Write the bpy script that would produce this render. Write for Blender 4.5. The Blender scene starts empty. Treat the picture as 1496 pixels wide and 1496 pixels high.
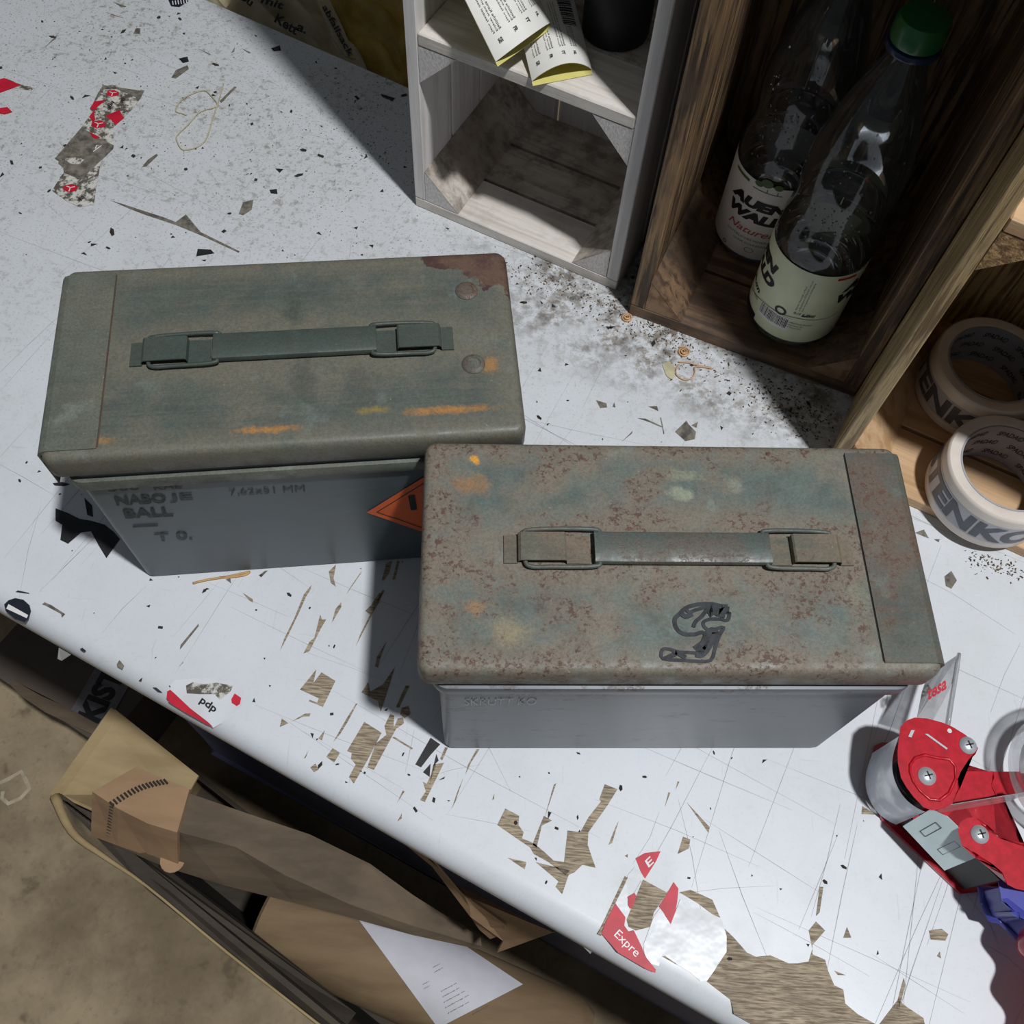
import bpy, bmesh, math, random
from mathutils import Vector, Matrix
PI = math.pi
random.seed(7)
C = bpy.context.scene.collection

# ------------------------------------------------------------------ camera, world, light, exposure
CH, PITCH, ROLL, FOC = 0.7127, 0.4778, 0.0875, 1411.9        # metres, radians, focal length in pixels of a 1496 px frame
CR = Matrix.Rotation(PITCH, 3, 'X') @ Matrix.Rotation(ROLL, 3, 'Z')
cam_d = bpy.data.cameras.new('camera'); cam = bpy.data.objects.new('camera', cam_d); C.objects.link(cam)
cam.matrix_world = Matrix.Translation((0, 0, CH)) @ CR.to_4x4()
cam_d.sensor_width = 36; cam_d.sensor_height = 36; cam_d.sensor_fit = 'HORIZONTAL'
cam_d.lens = FOC / 1496 * 36; cam_d.clip_start = 0.01
bpy.context.scene.camera = cam
w = bpy.data.worlds.new('room_ambience'); bpy.context.scene.world = w; w.use_nodes = True
w.node_tree.nodes['Background'].inputs[0].default_value = (0.86, 0.93, 1.0, 1)
w.node_tree.nodes['Background'].inputs[1].default_value = 0.108
ld = bpy.data.lights.new('work_lamp', 'AREA'); ld.shape = 'DISK'; ld.size = 0.15; ld.energy = 82; ld.color = (0.97, 0.985, 1.0)
lo = bpy.data.objects.new('work_lamp', ld); C.objects.link(lo); LP = Vector((0.77, -0.27, 2.95)); lo.location = LP
lo.rotation_euler = (Vector((0.1, 0.35, 0)) - LP).to_track_quat('-Z', 'Y').to_euler()
vs = bpy.context.scene.view_settings
vs.view_transform = 'Standard'; vs.look = 'None'; vs.gamma = 1; vs.use_curve_mapping = False; vs.exposure = 0.0

# ------------------------------------------------------------------ helpers: where a sight line meets a plane
def ray(u, v):
    return CR @ Vector(((u - 748) / FOC, -(v - 748) / FOC, -1))
def U(u, v, z=0.0):
    d = ray(u, v); return Vector((0, 0, CH)) + d * ((z - CH) / d.z)
def UP(u, v, P, n):                                                # sight line meets the plane through P with normal n
    d = ray(u, v); o = Vector((0, 0, CH)); return o + d * ((P - o).dot(n) / d.dot(n))
def ucyl(u, v, cx, cy, r):                                         # angle and height where it meets an upright cylinder
    d = ray(u, v); a = d.x**2 + d.y**2; b = -2 * (d.x * cx + d.y * cy); c = cx * cx + cy * cy - r * r
    q = b * b - 4 * a * c
    t = (-b - math.sqrt(max(q, 0))) / (2 * a)
    p = Vector((0, 0, CH)) + d * t
    return math.atan2(p.y - cy, p.x - cx), p.z
def zz(o, s, pts): return [(o[0] + x / s, o[1] + y / s) for x, y in pts]

# ------------------------------------------------------------------ helpers: objects
MATS = {}
ROOTM = {}
def thing(name, label, cat, loc=(0, 0, 0), rot=0.0, group=None):
    o = bpy.data.objects.new(name, None); C.objects.link(o); o.empty_display_size = .02
    m = Matrix.Translation(loc) @ (rot if isinstance(rot, Matrix) else Matrix.Rotation(rot, 4, 'Z'))
    o.matrix_world = m; ROOTM[o.name] = m
    o['label'] = label; o['category'] = cat
    if group: o['group'] = group
    return o
def finish(name, bm, mat, parent=None, local=False, smooth=False, label=None, kind=None):
    me = bpy.data.meshes.new(name)
    bmesh.ops.recalc_face_normals(bm, faces=bm.faces)
    bm.to_mesh(me); bm.free()
    o = bpy.data.objects.new(name, me); C.objects.link(o)
    if mat: me.materials.append(MATS[mat] if isinstance(mat, str) else mat)
    if parent is not None:
        if not local: me.transform(ROOTM[parent.name].inverted())
        o.parent = parent
        ROOTM[o.name] = ROOTM[parent.name]
    if smooth:
        for p in me.polygons: p.use_smooth = True
        if smooth != 'all':
            me.set_sharp_from_angle(angle=math.radians(40))
    if label: o['label'] = label
    if kind: o['kind'] = kind
    return o
def tag(o, label, cat, group=None, kind=None):
    o['label'] = label; o['category'] = cat
    if group: o['group'] = group
    if kind: o['kind'] = kind
    return o
def solo(name, bm, mat, label, cat, group=None, smooth=False, kind=None):
    # a thing that is one mesh: its origin goes to its own base
    xs = [v.co for v in bm.verts]
    b = Vector((sum(v.x for v in xs) / len(xs), sum(v.y for v in xs) / len(xs), min(v.z for v in xs)))
    for v in bm.verts: v.co -= b
    o = finish(name, bm, mat, smooth=smooth); o.location = b; ROOTM[o.name] = Matrix.Translation(b)
    return tag(o, label, cat, group, kind)
def box(bm, x0, x1, y0, y1, z0, z1, bev=0, M=None, seg=2):
    r = bmesh.ops.create_cube(bm, size=1)['verts']
    for v in r:
        v.co = Vector(((x0 + x1) / 2 + v.co.x * (x1 - x0), (y0 + y1) / 2 + v.co.y * (y1 - y0), (z0 + z1) / 2 + v.co.z * (z1 - z0)))
    if bev:
        es = {e for v in r for e in v.link_edges}
        res = bmesh.ops.bevel(bm, geom=list(es), offset=bev, segments=seg, affect='EDGES', profile=.5)
        r = list({v for f in res['faces'] for v in f.verts} | {v for v in r if v.is_valid})
    if M is not None:
        for v in r: v.co = M @ v.co
    return r
def prism(bm, pts, dz):
    """polygon of 3D points extruded by the vector dz (ear-filled)"""
    dz = Vector(dz) if not isinstance(dz, (int, float)) else Vector((0, 0, dz))
    a = [bm.verts.new(Vector(p)) for p in pts]; b = [bm.verts.new(Vector(p) + dz) for p in pts]
    n = len(a)
    f1 = bm.faces.new(a); f2 = bm.faces.new(b[::-1])
    for i in range(n): bm.faces.new((a[i], a[(i + 1) % n], b[(i + 1) % n], b[i]))
    bmesh.ops.triangulate(bm, faces=[f1, f2], ngon_method='EAR_CLIP')
    return a, b
def flat(bm, pts):
    f = bm.faces.new([bm.verts.new(Vector(p)) for p in pts])
    bmesh.ops.triangulate(bm, faces=[f], ngon_method='EAR_CLIP')
def lathe(bm, prof, seg=48, M=None, a0=0, a1=2 * PI, close=True):
    full = abs(a1 - a0 - 2 * PI) < 1e-6
    n = seg if full else seg + 1
    rings = []
    for r, z in prof:
        if r < 1e-6: rings.append([bm.verts.new((0, 0, z))]); continue
        rings.append([bm.verts.new((r * math.cos(a0 + (a1 - a0) * i / seg), r * math.sin(a0 + (a1 - a0) * i / seg), z)) for i in range(n)])
    for A, B in zip(rings, rings[1:]):
        for i in range(seg):
            j = (i + 1) % n if full else i + 1
            if len(A) == 1 and len(B) == 1: continue
            if len(A) == 1: bm.faces.new((A[0], B[j], B[i]))
            elif len(B) == 1: bm.faces.new((A[i], A[j], B[0]))
            else: bm.faces.new((A[i], A[j], B[j], B[i]))
    if M is not None:
        for R_ in rings:
            for v in R_: v.co = M @ v.co
def tube(bm, pts, r, seg=8, closed=False):
    pts = [Vector(p) for p in pts]; n = len(pts); rings = []
    for i, p in enumerate(pts):
        if closed: t = pts[(i + 1) % n] - pts[i - 1]
        else: t = pts[min(i + 1, n - 1)] - pts[max(i - 1, 0)]
        t.normalize(); up = Vector((0, 0, 1)) if abs(t.z) < .95 else Vector((1, 0, 0))
        a = t.cross(up).normalized(); b = a.cross(t)
        rr = r[i] if isinstance(r, (list, tuple)) else r
        rings.append([bm.verts.new(p + (a * math.cos(2 * PI * k / seg) + b * math.sin(2 * PI * k / seg)) * rr) for k in range(seg)])
    m = n if closed else n - 1
    for i in range(m):
        A, B = rings[i], rings[(i + 1) % n]
        for k in range(seg): bm.faces.new((A[k], A[(k + 1) % seg], B[(k + 1) % seg], B[k]))
    if not closed: bm.faces.new(rings[0][::-1]); bm.faces.new(rings[-1])
def ribbon(bm, pts, wdt, thick=.0004):
    """flat line of a given width lying on its plane (z up)"""
    pts = [Vector(p) for p in pts]; L = []; Rr = []
    for i, p in enumerate(pts):
        t = (pts[min(i + 1, len(pts) - 1)] - pts[max(i - 1, 0)]); t.z = 0; t.normalize()
        s = Vector((-t.y, t.x, 0)) * (wdt[i] if isinstance(wdt, (list, tuple)) else wdt) / 2
        L.append(bm.verts.new(p + s)); Rr.append(bm.verts.new(p - s))
    for i in range(len(pts) - 1): bm.faces.new((L[i], Rr[i], Rr[i + 1], L[i + 1]))
def smoothpath(pts, n=6, closed=False):
    pts = [Vector(p) for p in pts]; out = []; m = len(pts)
    rng = range(m if closed else m - 1)
    for i in rng:
        g = (lambda k: pts[k % m]) if closed else (lambda k: pts[max(0, min(m - 1, k))])
        p0, p1, p2, p3 = g(i - 1), g(i), g(i + 1), g(i + 2)
        for k in range(n):
            t = k / n
            out.append(.5 * ((2 * p1) + (p2 - p0) * t + (2 * p0 - 5 * p1 + 4 * p2 - p3) * t * t + (3 * p1 - p0 - 3 * p2 + p3) * t**3))
    if not closed: out.append(pts[-1])
    return out
def textmesh(s, bold=0.0, shear=0.0, cuts=0):
    cu = bpy.data.curves.new('t', 'FONT'); cu.body = s; cu.offset = bold; cu.shear = shear; cu.resolution_u = 3
    o = bpy.data.objects.new('t', cu); C.objects.link(o)
    me = bpy.data.meshes.new_from_object(o.evaluated_get(bpy.context.evaluated_depsgraph_get()))
    bpy.data.objects.remove(o); bpy.data.curves.remove(cu)
    xs = [v.co.x for v in me.vertices]; ys = [v.co.y for v in me.vertices]
    x0, x1, y0, y1 = min(xs), max(xs), min(ys), max(ys)
    V = [((v.co.x - x0) / (x1 - x0), (v.co.y - y0) / (y1 - y0)) for v in me.vertices]
    F = [tuple(p.vertices) for p in me.polygons]
    if cuts:
        bm = bmesh.new(); bm.from_mesh(me)
        for k in range(1, cuts):
            bmesh.ops.bisect_plane(bm, geom=bm.verts[:] + bm.edges[:] + bm.faces[:], plane_co=(x0 + (x1 - x0) * k / cuts, 0, 0), plane_no=(1, 0, 0))
        bm.verts.index_update(); V = [((v.co.x - x0) / (x1 - x0), (v.co.y - y0) / (y1 - y0)) for v in bm.verts]; F = [tuple(v.index for v in f.verts) for f in bm.faces]; bm.free()
    bpy.data.meshes.remove(me)
    return V, F, (x1 - x0) / (y1 - y0)
def put_text(bm, s, fn, bold=0, shear=0, cuts=0):
    """fn maps (0..1, 0..1) of the text's box to a 3D point"""
    V, F, a = textmesh(s, bold, shear, cuts)
    vs_ = [bm.verts.new(fn(u, v)) for u, v in V]
    for f in F:
        try: bm.faces.new([vs_[i] for i in f])
        except ValueError: pass
def quadmap(P00, P10, P01):
    P00, P10, P01 = Vector(P00), Vector(P10), Vector(P01)
    return lambda u, v: P00 + (P10 - P00) * u + (P01 - P00) * v
def cylmap(cx, cy, r, th0, th1, z0, z1, slope=0.0):
    def f(u, v):
        th = th0 + (th1 - th0) * u
        return Vector((cx + r * math.cos(th), cy + r * math.sin(th), z0 + (z1 - z0) * v + slope * (th - th0) * r))
    return f
def patch_on(fn, bm, nu=16, nv=2):
    g = [[bm.verts.new(fn(i / nu, j / nv)) for j in range(nv + 1)] for i in range(nu + 1)]
    for i in range(nu):
        for j in range(nv): bm.faces.new((g[i][j], g[i + 1][j], g[i + 1][j + 1], g[i][j + 1]))

# ------------------------------------------------------------------ helpers: materials
def lin(r, g, b, k=1.0):
    f = lambda c: ((c / 255 + .055) / 1.055)**2.4 if c > 10 else c / 255 / 12.92
    return (f(r) * k, f(g) * k, f(b) * k, 1)
class G:
    def __init__(s, name, rough=.6, metal=0, spec=.5):
        s.m = bpy.data.materials.new(name); s.m.use_nodes = True; s.nt = s.m.node_tree; MATS[name] = s.m
        s.b = s.nt.nodes['Principled BSDF']; s.b.inputs['Roughness'].default_value = rough
        s.b.inputs['Metallic'].default_value = metal; s.b.inputs['Specular IOR Level'].default_value = spec
        s.tc = s.nt.nodes.new('ShaderNodeTexCoord').outputs['Object']
        s.pos = s.nt.nodes.new('ShaderNodeNewGeometry').outputs['Position']
    def _in(s, i, v):
        if isinstance(v, bpy.types.NodeSocket): s.nt.links.new(v, i)
        elif v is not None: i.default_value = v
    def node(s, t, ins={}, **kw):
        n = s.nt.nodes.new(t)
        for k, v in kw.items(): setattr(n, k, v)
        for k, v in ins.items(): s._in(n.inputs[k], v)
        return n
    def math(s, op, a, b=0.0, clamp=False):
        n = s.node('ShaderNodeMath', {0: a, 1: b}, operation=op); n.use_clamp = clamp; return n.outputs[0]
    def mapv(s, vec, scale=(1, 1, 1), rot=(0, 0, 0), loc=(0, 0, 0)):
        return s.node('ShaderNodeMapping', {'Vector': vec, 'Scale': scale, 'Rotation': rot, 'Location': loc}).outputs[0]
    def noise(s, scale, detail=4, rough=.55, vec=None, dist=0.0):
        return s.node('ShaderNodeTexNoise', {'Vector': vec if vec is not None else s.tc, 'Scale': scale, 'Detail': detail, 'Roughness': rough, 'Distortion': dist}).outputs['Fac']
    def step(s, v, a, b, o0=0.0, o1=1.0):
        return s.node('ShaderNodeMapRange', {'Value': v, 'From Min': a, 'From Max': b, 'To Min': o0, 'To Max': o1}, interpolation_type='SMOOTHSTEP' if a < b else 'LINEAR').outputs[0]
    def mix(s, f, a, b):
        n = s.node('ShaderNodeMix', {0: f}, data_type='RGBA'); s._in(n.inputs[6], a); s._in(n.inputs[7], b); return n.outputs[2]
    def sep(s, v): return s.node('ShaderNodeSeparateXYZ', {0: v}).outputs
    def blob(s, vec, x, y, rx, ry, soft=.5, wob=0.25, nz=None):
        X = s.sep(vec); dx = s.math('DIVIDE', s.math('SUBTRACT', X[0], x), rx); dy = s.math('DIVIDE', s.math('SUBTRACT', X[1], y), ry)
        d = s.math('SQRT', s.math('ADD', s.math('MULTIPLY', dx, dx), s.math('MULTIPLY', dy, dy)))
        if nz is not None: d = s.math('ADD', d, s.math('MULTIPLY', s.math('SUBTRACT', nz, .5), wob * 10))
        return s.step(d, 1.0, 1.0 - soft) if False else s.math('SUBTRACT', 1.0, s.step(d, 1.0 - soft, 1.0))
    def color(s, c): s._in(s.b.inputs['Base Color'], c); return s
    def rough(s, c): s._in(s.b.inputs['Roughness'], c); return s
    def bump(s, h, strength=.4, dist=.001):
        n = s.node('ShaderNodeBump', {'Height': h, 'Strength': strength, 'Distance': dist}); s.nt.links.new(n.outputs[0], s.b.inputs['Normal']); return s
def plain(name, col, rough=.6, metal=0, spec=.5, var=.12, sc=60, bump=.15):
    g = G(name, rough, metal, spec); n = g.noise(sc, 5, .6)
    d = tuple(c * (1 - var * 2) for c in col[:3]) + (1,); l = tuple(min(1, c * (1 + var)) for c in col[:3]) + (1,)
    g.color(g.mix(g.step(n, .3, .7), d, l)); g.bump(n, bump, .0006); return g
def wood(name, light, dark, axis=2, scale=1.0, rough=.65, bump=.5, contrast=(.42, .6), grey=None, dirt=0.0):
    g = G(name, rough); sc = [90 * scale] * 3; sc[axis] = 5 * scale
    v = g.mapv(g.tc, tuple(sc))
    n = g.noise(1, 5, .6, v, .45); f = g.noise(5, 3, .6, g.mapv(g.tc, tuple(c * 1.2 for c in sc)))
    c = g.mix(g.step(n, *contrast), light, dark)
    c = g.mix(g.math('MULTIPLY', g.step(f, .45, .75), .35), c, dark)
    big = g.noise(14, 3)
    if grey: c = g.mix(g.math('MULTIPLY', g.step(big, .42, .66), .75), c, grey)
    if dirt: c = g.mix(g.math('MULTIPLY', g.step(g.noise(45, 6, .7), .45, .62), dirt), c, (.05, .04, .032, 1))
    g.color(c); g.bump(g.math('ADD', n, g.math('MULTIPLY', f, .4)), bump, .0012); return g
def glassy(name, tint, gloss_rough=.05, opac=0.0, opcol=(.5, .5, .5, 1), ior=1.45):
    g = G(name); nt = g.nt; nt.nodes.remove(g.b)
    tr = g.node('ShaderNodeBsdfTransparent', {'Color': tint}); gl = g.node('ShaderNodeBsdfGlossy', {'Color': (1, 1, 1, 1), 'Roughness': gloss_rough})
    fr = g.node('ShaderNodeFresnel', {'IOR': ior})
    mx = g.node('ShaderNodeMixShader', {0: fr.outputs[0], 1: tr.outputs[0], 2: gl.outputs[0]})
    out = mx
    if opac:
        df = g.node('ShaderNodeBsdfPrincipled', {'Base Color': opcol, 'Roughness': .35})
        f = g.math('MULTIPLY', g.step(g.noise(40, 4), .3, .7, .7, 1.3), opac, True)
        out = g.node('ShaderNodeMixShader', {0: f, 1: mx.outputs[0], 2: df.outputs[0]})
    nt.links.new(out.outputs[0], nt.nodes['Material Output'].inputs[0]); return g

# --- bench paint: white laminate, scuffed, with grime densest towards the back
g = G('bench_paint', .38)
P = g.sep(g.pos); back = g.step(P[1], .30, .85); n1 = g.noise(9, 4, .6, g.pos); n2 = g.noise(420, 3, .6, g.pos); n3 = g.noise(120, 5, .7, g.pos)
base = g.mix(g.step(n1, .35, .7), (.69, .715, .755, 1), (.63, .655, .68, 1))
base = g.mix(g.math('MULTIPLY', back, .45), base, (.50, .505, .495, 1))
sp = g.math('MULTIPLY', g.step(n2, .57, .68), g.math('ADD', .08, g.math('MULTIPLY', back, .75)))
c = g.mix(sp, base, (.20, .19, .18, 1))
gr = g.math('MULTIPLY', g.step(n3, .50, .66), g.math('MULTIPLY', g.step(n1, .38, .60), g.math('ADD', .05, g.math('MULTIPLY', back, .75))))
c = g.mix(gr, c, (.24, .21, .18, 1))
v = g.mapv(g.pos, (260, 22, 1), (0, 0, 1.16)); sc1 = g.step(g.noise(1, 3, .6, v), .66, .72)
v = g.mapv(g.pos, (18, 230, 1), (0, 0, .3)); sc2 = g.step(g.noise(1, 3, .6, v), .68, .74)
c = g.mix(g.math('MULTIPLY', g.math('MAXIMUM', sc1, sc2), .22), c, (.40, .40, .41, 1))
# brown dust drifted along the feet of the crates
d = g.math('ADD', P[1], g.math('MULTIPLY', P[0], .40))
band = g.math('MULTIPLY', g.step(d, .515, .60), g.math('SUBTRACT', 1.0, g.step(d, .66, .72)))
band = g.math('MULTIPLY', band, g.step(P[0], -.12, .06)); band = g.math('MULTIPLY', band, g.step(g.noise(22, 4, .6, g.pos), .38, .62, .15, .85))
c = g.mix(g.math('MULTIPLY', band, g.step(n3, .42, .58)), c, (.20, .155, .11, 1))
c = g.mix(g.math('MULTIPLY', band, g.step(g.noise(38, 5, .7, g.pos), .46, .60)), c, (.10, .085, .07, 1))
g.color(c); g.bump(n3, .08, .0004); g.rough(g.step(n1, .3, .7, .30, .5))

g = G('bare_wood', .8); v = g.mapv(g.pos, (70, 760, 60), (0, 0, .42)); n = g.noise(1, 5, .65, v, .4)
c = g.mix(g.step(n, .34, .66), lin(186, 170, 146), lin(112, 98, 80)); c = g.mix(g.math('MULTIPLY', g.step(g.noise(30, 4, .6, g.pos), .4, .7), .4), c, lin(110, 100, 90))
g.color(c); g.bump(n, .6, .0008)
plain('grey_chip', lin(118, 112, 102), .8, var=.3, sc=120)
plain('dark_chip', lin(34, 35, 38), .6, var=.3)
g = G('grimy_paper', .7); n = g.noise(90, 6, .75, g.pos); g.color(g.mix(g.step(n, .44, .56), lin(205, 203, 196), lin(88, 80, 70)))
plain('scratch_grey', lin(172, 172, 174), .8)
plain('red_print', lin(196, 26, 52), .5, var=.1, bump=.05)
plain('white_print', lin(225, 222, 220), .35, var=.04, bump=.03)
plain('black_print', lin(26, 26, 30), .5, var=.1, bump=.03)
plain('navy_print', lin(30, 34, 44), .4, var=.1)
plain('clear_tape', lin(205, 208, 210), .2, var=.04, sc=25, bump=.3)
g = G('tape_haze', .28); n = g.noise(26, 3, .5, g.pos); g.color(g.mix(g.step(n, .35, .7), lin(218, 221, 226), lin(205, 206, 208))); g.bump(g.noise(38, 3, .5, g.pos), .35, .002)

# --- ammunition box paint
def army(name, base, dust, rust, rust_amt, dust_amt, stains=(), spots=(), streak=True, edge=(.15, .075), seed=0, halo=True, rough=.5, face='top', patch=None):
    g = G(name, rough); tc = g.mapv(g.tc, loc=(seed, seed * .7, 0)); X = g.sep(g.tc)
    big = g.noise(16, 5, .6, tc); mid = g.noise(55, 6, .68, tc); fine = g.noise(330, 4, .65, tc)
    b2 = tuple(x * .72 for x in base[:3]) + (1,)
    c = g.mix(g.step(mid, .35, .65), base, b2)
    dm = g.step(big, .40, .64)
    if streak:
        sk = g.step(g.noise(1, 6, .7, g.mapv(tc, (14, 300, 95), (0, 0, -.06))), .36, .66)
        dm = g.math('ADD', g.math('MULTIPLY', dm, .65), g.math('MULTIPLY', sk, .35))
    ax = g.math('ABSOLUTE', X[0]); ay = g.math('ABSOLUTE', X[1])
    if halo:
        hl = g.math('SUBTRACT', 1.0, g.step(g.math('ADD', ay, g.math('MULTIPLY', ax, .12)), .022, .050))
        ed = g.math('MAXIMUM', g.step(ax, edge[0] - .035, edge[0] - .004), g.step(ay, edge[1] - .026, edge[1] - .003))
        dm = g.math('MAXIMUM', dm, g.math('MULTIPLY', g.math('MAXIMUM', hl, ed), .85))
    dm = g.math('MULTIPLY', dm, g.step(mid, .30, .55, .45, 1))
    c = g.mix(g.math('MULTIPLY', dm, dust_amt), c, dust)
    c = g.mix(g.math('MULTIPLY', g.step(g.noise(34, 5, .6, g.mapv(tc, loc=(3, 1, 0))), .60, .70), .45), c, tuple(min(1, x * 1.75) for x in base[:3]) + (1,))
    stn = g.noise(130, 5, .7, tc)
    for (x, y, rx, ry, col, st, soft) in stains:
        c = g.mix(g.math('MULTIPLY', g.blob(g.tc, x, y, rx, ry, soft, .22, stn), st), c, col)
    cl = g.math('ADD', g.noise(34, 5, .65, g.mapv(tc, loc=(7, 2, 0))), g.math('MULTIPLY', dm, .17)); rz = g.math('MULTIPLY', g.step(g.noise(300, 5, .75, tc), .52, .60), g.step(cl, .545, .68))
    if rust_amt > .4: c = g.mix(g.math('MULTIPLY', g.step(cl, .48, .68), .40), c, tuple(a * .6 + b * .4 for a, b in zip(dust, rust)))
    rz = g.math('MULTIPLY', rz, rust_amt)
    c = g.mix(rz, c, rust)
    c = g.mix(g.math('MULTIPLY', g.step(g.noise(210, 4, .7, tc), .62, .67), g.math('MULTIPLY', rz, .9)), c, tuple(x * .35 for x in rust[:3]) + (1,))
    c = g.mix(g.math('MULTIPLY', g.step(fine, .66, .74), .35), c, tuple(min(1, x * 2.4) for x in dust[:3]) + (1,))
    if patch:                                                       # paint burnt off a corner
        q = g.math('ADD', g.math('MULTIPLY', g.math('SUBTRACT', X[0], patch[0]), patch[2]), g.math('MULTIPLY', g.math('SUBTRACT', X[1], patch[1]), patch[3]))
        q = g.math('ADD', g.math('SUBTRACT', q, .004), g.math('MULTIPLY', g.math('SUBTRACT', g.noise(34, 5, .65, tc), .5), .055))
        pm = g.step(q, 0.0, .0012)
        c = g.mix(pm, c, g.mix(g.step(mid, .40, .60), lin(78, 56, 55), lin(102, 78, 64)))
    gr_ = g.noise(620, 3, .8, tc); c = g.mix(g.step(gr_, .40, .62, 0, .28), c, (.025, .027, .025, 1))
    g.color(c)
    h = g.math('ADD', g.math('MULTIPLY', rz, -.6), g.math('MULTIPLY', fine, .35)); h = g.math('ADD', h, g.math('MULTIPLY', big, .8))
    g.bump(h, .35, .001); g.rough(g.step(mid, .3, .7, rough - .06, rough + .22)); return g
GREEN1, DUST1 = lin(88, 97, 92), lin(128, 121, 104)
GREEN2, DUST2 = lin(101, 114, 109), lin(140, 127, 110)
RUST = lin(92, 62, 52); ORANGE = lin(186, 130, 62); DKRUST = lin(112, 78, 66)
army('army_lid_smooth', GREEN1, DUST1, DKRUST, .10, .72, seed=1.3, rough=.44,
     stains=((-.012, -.063, .026, .0035, ORANGE, .85, .9), (.105, -.056, .042, .0045, ORANGE, .75, .9), (.055, -.053, .018, .004, lin(160, 135, 60), .6, .9),
             (-.115, -.064, .018, .005, lin(170, 130, 70), .6, .9), (.133, -.022, .007, .010, ORANGE, .6, .8), (.004, .032, .012, .022, lin(64, 72, 66), .55, .8), (.010, -.028, .012, .020, lin(64, 72, 66), .5, .8), (.045, -.03, .015, .02, lin(70, 76, 70), .4, .8)),
     patch=(.079, .0755, .535, .845))
army('army_lid_rusty', GREEN2, DUST2, RUST, .92, .78, seed=4.1, rough=.5, streak=False,
     stains=((-.120, .062, .004, .004, lin(222, 160, 60), .95, .5), (-.122, .045, .016, .010, lin(168, 122, 72), .7, .9), (.008, .040, .012, .007, lin(160, 165, 140), .7, .8), (.012, .052, .016, .006, lin(150, 152, 128), .6, .8),
             (-.118, -.037, .010, .006, lin(186, 130, 66), .6, .9), (-.100, -.052, .018, .012, lin(164, 148, 112), .6, .9), (.108, -.028, .010, .012, lin(140, 142, 118), .5, .8), (.044, .047, .008, .008, lin(160, 160, 140), .5, .8)))
def army_body(name, a, b, rustc, amt, seed):
    g = G(name, .36); tc = g.mapv(g.tc, loc=(seed, seed, 0)); X = g.sep(g.tc)
    c = g.mix(g.step(g.noise(7, 3, .5, tc), .3, .7), a, b); c = g.mix(g.math('MULTIPLY', g.step(g.noise(1, 5, .7, g.mapv(tc, (30, 30, 160))), .5, .72), .22), c, tuple(min(1, x * 1.5) for x in a[:3]) + (1,))
    cl = g.math('ADD', g.noise(1, 4, .65, g.mapv(tc, (30, 30, 90))), g.math('MAXIMUM', g.step(X[2], .135, .165, 0, .10), g.step(X[0], -.11, -.14, 0, .08)))
    rz = g.math('MULTIPLY', g.math('MULTIPLY', g.step(g.noise(280, 5, .75, tc), .46, .56), g.step(cl, .56, .66)), amt)
    c = g.mix(rz, c, rustc); g.color(c); g.bump(g.math('MULTIPLY', rz, -.4), .2, .001); g.rough(.42); return g
army_body('army_body_grey', lin(80, 91, 97), lin(74, 84, 88), lin(70, 62, 58), .25, 2.2)
army_body('army_body_worn', lin(103, 110, 118), lin(92, 98, 104), lin(80, 62, 56), .85, 8.2)
army('army_handle', lin(72, 84, 78), lin(96, 98, 86), DKRUST, .06, .3, seed=3, halo=False, rough=.42)
army('army_handle_worn', lin(86, 100, 96), lin(118, 106, 92), RUST, .5, .5, seed=5, halo=False, rough=.42)
army('army_bracket_worn', lin(98, 100, 88), lin(136, 116, 96), RUST, .95, .9, seed=6, halo=False, rough=.5)
army('army_strip_smooth', lin(104, 110, 100), DUST1, DKRUST, .1, .5, seed=9, rough=.45, halo=False)
army('army_strip_rusty', lin(88, 96, 90), lin(120, 98, 82), lin(98, 64, 50), .9, .6, seed=11, halo=False)
plain('stencil_ink', lin(42, 46, 46), .6, var=.35, sc=200)
plain('faint_ink', lin(58, 63, 66), .6, var=.3, sc=200)
plain('faint_emboss', lin(176, 178, 182), .5, var=.25, sc=200)
plain('marker_ink', lin(44, 48, 54), .45, var=.35, sc=160)
plain('orange_label', lin(226, 104, 52), .5, var=.05, bump=.05)
plain('seam_rust', lin(84, 64, 52), .8)
plain('gap_black', lin(14, 14, 15), .8)

# --- crates, bottles, tapes and the rest
wood('whitewash', lin(226, 222, 220), lin(204, 199, 196), 2, 1.6, .75, .35, (.4, .7))
wood('whitewash_cross', lin(226, 222, 220), lin(200, 195, 192), 0, 1.6, .75, .35, (.4, .7))
wood('whitewash_dusty', lin(206, 198, 188), lin(168, 154, 142), 0, 1.3, .85, .4, (.4, .7), grey=lin(150, 136, 122), dirt=.45)
wood('whitewash_front', lin(222, 216, 208), lin(200, 190, 180), 0, 1.6, .8, .35, (.4, .7), dirt=.12)
g = G('endgrain_white', .85); n = g.noise(1, 4, .7, g.mapv(g.tc, (520, 120, 260), (0, .8, 0))); g.color(g.mix(g.step(n, .4, .6), lin(224, 219, 216), lin(200, 194, 190))); g.bump(n, .7, .0008)
wood('old_pine', lin(150, 120, 84), lin(56, 41, 30), 2, 2.1, .6, .9, (.42, .60), grey=lin(92, 74, 58))
wood('old_pine_cross', lin(132, 104, 78), lin(78, 58, 44), 0, 1.2, .65, .8, (.44, .62), grey=lin(84, 68, 56), dirt=.45)
wood('old_pine_depth', lin(156, 126, 96), lin(116, 88, 64), 1, .9, .6, .5, (.40, .66))
wood('dark_pine', lin(96, 66, 42), lin(34, 22, 15), 2, .5, .7, .8, (.44, .60))
wood('new_pine', lin(196, 170, 122), lin(128, 102, 66), 2, 2.6, .5, .9, (.44, .60))
wood('new_pine_cross', lin(206, 172, 134), lin(178, 140, 102), 0, .9, .6, .4, (.40, .68))
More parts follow.
